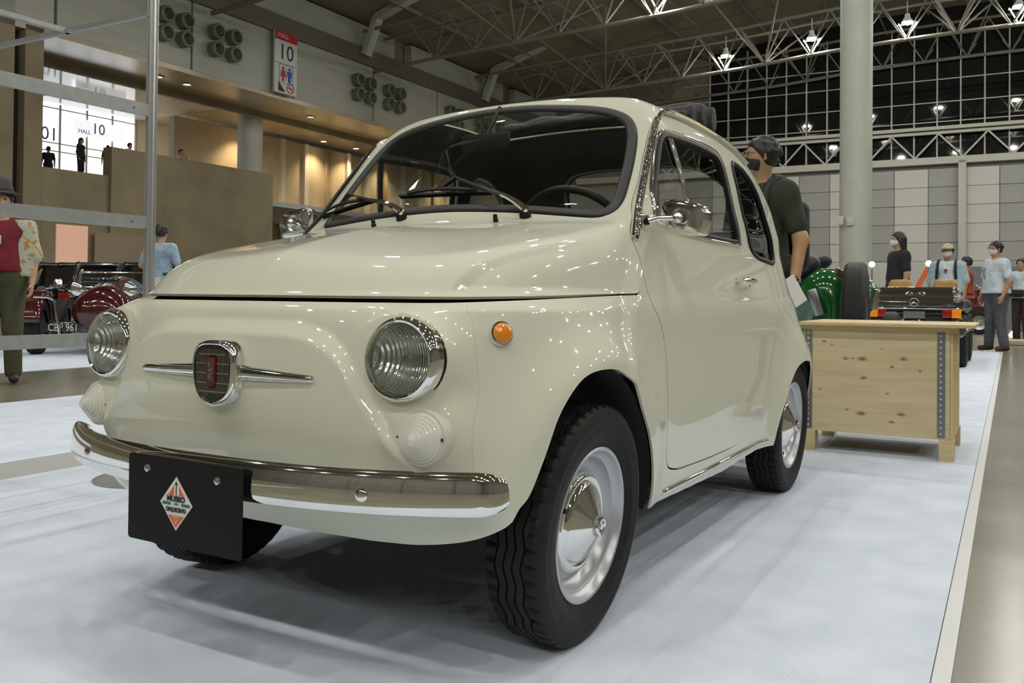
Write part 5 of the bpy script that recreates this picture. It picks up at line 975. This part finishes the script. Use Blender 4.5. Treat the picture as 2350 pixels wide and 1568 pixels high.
# ================================================================ two black vans
def van(label, s_, t_, rz, tail):
    v = thing('van', label, 'car', hp(s_, t_, 0), HROT+rz); b = Blob(.06)
    for x in (-.70, .70): b.cap((x, .25, .60), (x, 4.0, .60), .24).cap((x, .20, .40), (x, 4.1, .40), .20)
    b.cap((0, .25, .60), (0, 4.0, .60), .24).cap((-.70, .30, .82), (-.70, 3.9, .82), .12).cap((.70, .30, .82), (.70, 3.9, .82), .12).cap((0, .3, .85), (0, 3.9, .85), .12)
    for x in (-.58, 0, .58): b.cap((x, .55, 1.38), (x, 2.7, 1.42), .07)
    for x in (-.74, .74):
        for y0, y1 in ((.22, .52), (1.6, 1.6), (3.5, 2.75)): b.cap((x, y0, .85), (x*.84, y1, 1.40), .055)
    b.plane((0, 0, .22), (0, 0, -1)); b.mesh(.03, 'body', M_blackp, v)
    mb = MB(); mb.prism([(-.66, .92), (.66, .92), (.56, 1.36), (-.56, 1.36)], (0, .27, 0), (1, 0, 0), (0, .22, 1), (0, .02, 0)); mb.build('rear_glass', M_bglass, v)
    for sd in (-1, 1):
        mb = MB(); mb.prism([(.55, .92), (1.5, .92), (1.5, 1.35), (.72, 1.35)], (sd*.86, 0, 0), (0, 1, 0), (-sd*.22, 0, 1), (sd*.012, 0, 0)); mb.build('side_glass', M_bglass, v); mb = MB(); mb.prism([(1.7, .92), (3.3, .92), (2.75, 1.35), (1.7, 1.35)], (sd*.86, 0, 0), (0, 1, 0), (-sd*.22, 0, 1), (sd*.012, 0, 0)); mb.build('side_glass', M_bglass, v)
        mb = MB(); mb.rbox((sd*.74, .04, .66), (.30, .08, .17), .03); mb.build('tail_lamp', mat('tail_red', (.35, .006, .006), .2), v, label='red tail lamp'); tyre_wheel(v, (sd*.80, .9, .33), (sd, 0, 0), .33, .2); tyre_wheel(v, (sd*.80, 3.3, .33), (sd, 0, 0), .33, .2)
    mb = MB(); mb.rbox((0, -.02, .42), (1.72, .12, .20), .05); mb.build('rear_bumper', M_blackp, v); mb = MB(); mb.box((0, .0, .68), (.34, .02, .17)); mb.build('number_plate', M_brd, v) if tail else None
    return v
van('black van with red tail lamp parked behind the flowered shirt man', 12.4, -19.2, .10, False); van('black van behind the roadster, beside the man in light blue', 12.8, -17.0, -.12, True)
# ================================================================ green cyclecar, tyre and dark convertible beyond the crate
M_grn = mat('racing_green', (.004, .085, .012), .15, 0, 1); M_leather = fabric('black_leather', (.02, .02, .021), .5)
gc = thing('cyclecar', 'bright green vintage cyclecar with big black tyre and hood cover behind the crate', 'car', hp(6.9, -1.22, 0), HROT)
b = Blob(.05); b.cap((-.30, .35, .55), (.02, .10, .80), .20, .20).cap((-.30, 1.6, .55), (.02, 1.4, .80), .24, .20).cap((-.3, .9, .5), (.0, .9, .8), .26, .22).cap((.06, .05, .55), (.08, .05, .70), .16).plane((0, 0, .28), (0, 0, -1)); b.mesh(.02, 'body', M_grn, gc)
b = Blob(.03); b.cap((-.40, .25, .90), (-.12, .2, 1.03), .10, .07).cap((-.28, .5, .98), (-.05, .4, 1.06), .09, .05); b.mesh(.016, 'hood_cover', M_leather, gc)
mb = MB(); R = np.array(Matrix.Rotation(-.32, 3, 'Y')); mb.rbox((-.02, -.14, .74), (.07, .05, .20), .012, R); mb.build('latch_plate', M_hub, gc)
mb = MB()
for i in range(9): mb.lathe([(.02, 0), (.022, .03), (.012, .05), (0, .05)], (.10+.022*i % .2, .0+.02*(i % 3), .95-.014*i), unit((.4, -.5, 1)), 8)
struct(mb.build('engine_fittings', mat('tarnished_brass', (.30, .24, .13), .35, .8), gc), 'stuff')
mb = MB(); mb.tube([(-.40, -.10, .76), (-.28, -.14, .66)], .008, 6); mb.build('strap_buckle', M_chrome, gc)
tyre_wheel(gc, (-.62, 1.2, .33), (-1, 0, 0), .33, .13); tyre_wheel(gc, (.30, 1.6, .33), (1, 0, 0), .33, .13)
big = tyre_wheel(gc, (.255, -.15, .515), (1, .10, 0), .515, .17, .62, 'big_tyre')
for x in (-.035, -.012, .012, .035):
    mb = MB(); mb.lathe([(.5152, -.003), (.5165, -.002), (.5165, .002), (.5152, .003)], (.255+x, -.15+.1*x, .515), (1, .10, 0), 40, sm=False); mb.build('tread_ridge', M_black, big)
mb = MB(); mb.lathe([(.03, 0), (.035, .06), (.02, .09), (.018, .14), (0, .14)], (.37, -.17, .70), unit((.2, -.2, 1)), 12); mb.build('wheel_valve', M_hub, big)
M_dbr = mat('dark_brown_paint', (.030, .026, .020), .10, 0, 1)
cv = thing('convertible', 'small dark brown convertible seen from behind, three-pointed star on its boot lid', 'car', hp(10.9, -.945, 0), HROT)
b = Blob(.05); b.cap((-.40, .12, .72), (.40, .12, .72), .10).cap((-.38, .25, .83), (.38, .25, .83), .085).cap((-.36, 1.2, .84), (.36, 1.2, .84), .08).cap((-.40, .2, .72), (-.40, 2.3, .70), .10).cap((.40, .2, .72), (.40, 2.3, .70), .10).cap((0, .2, .72), (0, 2.3, .70), .12).cap((-.40, .12, .52), (.40, .12, .52), .09).cap((-.40, .2, .45), (-.40, 2.3, .45), .12).cap((.40, .2, .45), (.40, 2.3, .45), .12).cap((0, .2, .5), (0, 2.3, .5), .15).plane((0, 0, .30), (0, 0, -1)); b.mesh(.016, 'body', M_dbr, cv)
mb = MB(); mb.rbox((0, .015, .672), (.94, .02, .014), .004); mb.build('boot_trim', M_chrome, cv)
ml_a = mat('amber_lamp', (.75, .22, .005), .2, emit=(.8, .2, .0), es=.15); ml_r = mat('red_lamp', (.28, .008, .006), .2)
for sd in (-1, 1):
    mb = MB(); mb.rbox((sd*.425, .012, .615), (.095, .03, .09), .006); o = mb.build('indicator_lamp', ml_a, cv, label='amber indicator lamp'); mb = MB(); mb.rbox((sd*.330, .012, .615), (.09, .03, .09), .006); mb.build('tail_lamp', ml_r, cv, label='red tail lamp')
    tyre_wheel(cv, (sd*.44, .65, .30), (sd, 0, 0), .30, .14); tyre_wheel(cv, (sd*.44, 1.9, .30), (sd, 0, 0), .30, .14)
mb = MB(); mb.rbox((0, -.03, .50), (1.0, .06, .07), .02); mb.build('rear_bumper', M_chrome, cv); mb = MB(); mb.box((.0, .0, .60), (.22, .01, .08)); mb.build('number_plate', M_hub, cv)
a = np.linspace(0, 2*PI, 33); mb = MB(); mb.tube([(.045*math.cos(t), .012, .742+.045*math.sin(t)) for t in a], .0045, 6, False)
for k in range(3):
    t = PI/2+k*2*PI/3; d = np.array([math.cos(t), 0, math.sin(t)]); p = np.array([-d[2], 0, d[0]]); mb.add([np.array([0, .008, .742])+d*.044, np.array([0, .008, .742])+p*.009, np.array([0, .002, .742]), np.array([0, .008, .742])-p*.009], [(0, 2, 1), (0, 3, 2), (0, 1, 3)])
mb.build('star_emblem', M_chrome, cv, label='chrome three-pointed star in a ring')
lettering('boot_script', '450SLC', .042, M_chrome, cv, (-.31, .012, .705), R_front, .002); lettering('boot_script', '5.0', .042, M_chrome, cv, (.33, .012, .705), R_front, .002)
for x in (-.24, .26): b = Blob(.03); b.cap((x-.08, .95, .85), (x+.08, .95, .85), .09).cap((x-.07, .97, .95), (x+.07, .97, .95), .065).plane((0, 0, .80), (0, 0, -1)); b.mesh(.016, 'seat', fabric('tan_leather', (.36, .20, .055), .5), cv, label='tan leather seat back')
# far small red car, boards, floodlights
rc = thing('small_red_car', 'tiny dark red car far behind, between the white shirt man and orange shirt person', 'car', hp(22.5, -.75, 0), HROT)
b = Blob(.08); b.cap((-.6, .8, .55), (.2, .8, .6), .28, .26).cap((-.5, .9, .95), (.0, .9, .98), .16).cap((-.6, 1.4, .55), (.2, 1.4, .6), .28).plane((0, 0, .2), (0, 0, -1)); b.mesh(.03, 'body', M_mar, rc); tyre_wheel(rc, (.12, .5, .27), (0, -1, 0), .27, .16); tyre_wheel(rc, (-.75, .5, .27), (0, -1, 0), .27, .16)
mb = MB(); mb.lathe([(.10, 0), (.12, .04), (0, .06)], (.38, .62, .70), (.5, -1, 0), 16); mb.build('headlamp', M_chrome, rc)
dbd = thing('display_board', 'low white display board with a slanting orange stripe behind the dark haired person', 'board', hp(26, -2.55, 0), HROT)
mb = MB(); mb.box((0, 0, .9), (1.9, .06, 1.75)); mb.build('panel', M_pw, dbd); mb = MB(); mb.prism([(.12, .75), (.24, .75), (.78, 1.72), (.62, 1.72)], (0, -.035, 0), (1, 0, 0), (0, 0, 1), (0, -.01, 0)); mb.build('orange_stripe', mat('orange_stripe', (.75, .14, .03), .5), dbd)
for x in (-.8, .8): mb = MB(); mb.box((x, 0, .02), (.08, .5, .04)); mb.build('foot', M_zinc, dbd)
for lab, t_, w_ in (('grey blue display board behind the orange shirt person', -.75, 1.0), ('grey blue display board behind the white shirt man', .45, 1.2)): q = thing('display_board', lab, 'board', hp(26.6, t_, 0), HROT); mb = MB(); mb.box((0, 0, .85), (w_, .06, 1.65)); mb.build('panel', mat('grey_blue_board', (.17, .19, .22), .5), q); mb = MB(); mb.box((0, 0, .02), (w_*.7, .5, .04)); mb.build('foot', M_zinc, q)
M_flood = mat('floodlight_glow', (1, .9, .75), .4, emit=(1, .86, .62), es=60)
def floodlight(lab, s_, t_, z, warm=False):
    f = thing('floodlight', lab, 'lamp', hp(s_, t_, 0), HROT); mb = MB(); mb.tube([(0, 0, .02), (0, 0, z-.05)], .02, 8); mb.build('pole', M_zinc, f); mb = MB(); mb.lathe([(.02, .12), (.075, .08), (.085, -.02), (.07, -.02), (0, .03)], (0, 0, z), (0, 1, .1), 18); hd_ = mb.build('lamp_head', M_zinc, f)
    mb = MB(); mb.lathe([(.068, 0), (.05, .03), (0, .045)], (0, -.02, z), (0, -1, -.1), 16); mb.build('bulb', M_flood, f); mb = MB(); mb.lathe([(.18, 0), (.17, .025), (.02, .03)], (0, 0, 0), (0, 0, 1), 18); mb.build('base', M_zinc, f); return f
floodlight('lit floodlight on a pole beside the big tyre and dark haired person', 24.6, -3.13, 1.68); floodlight('lit floodlight on a pole between dark haired person and cream cap man', 24.6, -1.80, 1.69); floodlight('lit floodlight on a pole at the chest of the white shirt man', 24.6, -.48, 1.71); floodlight('lit floodlight on a pole at the right edge of the picture', 24.6, .225, 1.69)
fw_ = thing('floor_spotlight', 'warm lit spotlight standing on the floor at the far right', 'lamp', hp(20.6, .045, 0), HROT); mb = MB(); mb.rbox((0, .1, .05), (.26, .2, .10), .02); mb.build('housing', M_zinc, fw_); mb = MB(); mb.lathe([(.07, 0), (.06, .03), (0, .045)], (0, -.01, .10), (0, -1, .3), 16); mb.build('bulb', mat('warm_glow', (1, .8, .6), .4, emit=(1, .60, .30), es=70), fw_)
pf_ = thing('low_platform', 'low pale platform lit by the warm floor spotlight', 'platform', hp(18.2, .16, 0), HROT); mb = MB(); mb.rbox((0, 0, .04), (.42, .8, .08), .01); mb.build('deck', mat('platform_beige', (.50, .40, .30), .6), pf_)
sd_ = thing('plate_stand', 'thin white stand with a small sloping card right of the crate', 'stand', hp(14.4, -.60, 0), HROT); mb = MB(); mb.tube([(.03, 0, .0), (0, 0, .33)], .008, 6); mb.build('post', M_pw, sd_); mb = MB(); mb.rbox((-.0, 0, .34), (.26, .20, .012), .003); mb.build('card', M_pw, sd_); mb = MB(); mb.rbox((.03, 0, .006), (.14, .14, .012), .003); mb.build('foot', M_pw, sd_)
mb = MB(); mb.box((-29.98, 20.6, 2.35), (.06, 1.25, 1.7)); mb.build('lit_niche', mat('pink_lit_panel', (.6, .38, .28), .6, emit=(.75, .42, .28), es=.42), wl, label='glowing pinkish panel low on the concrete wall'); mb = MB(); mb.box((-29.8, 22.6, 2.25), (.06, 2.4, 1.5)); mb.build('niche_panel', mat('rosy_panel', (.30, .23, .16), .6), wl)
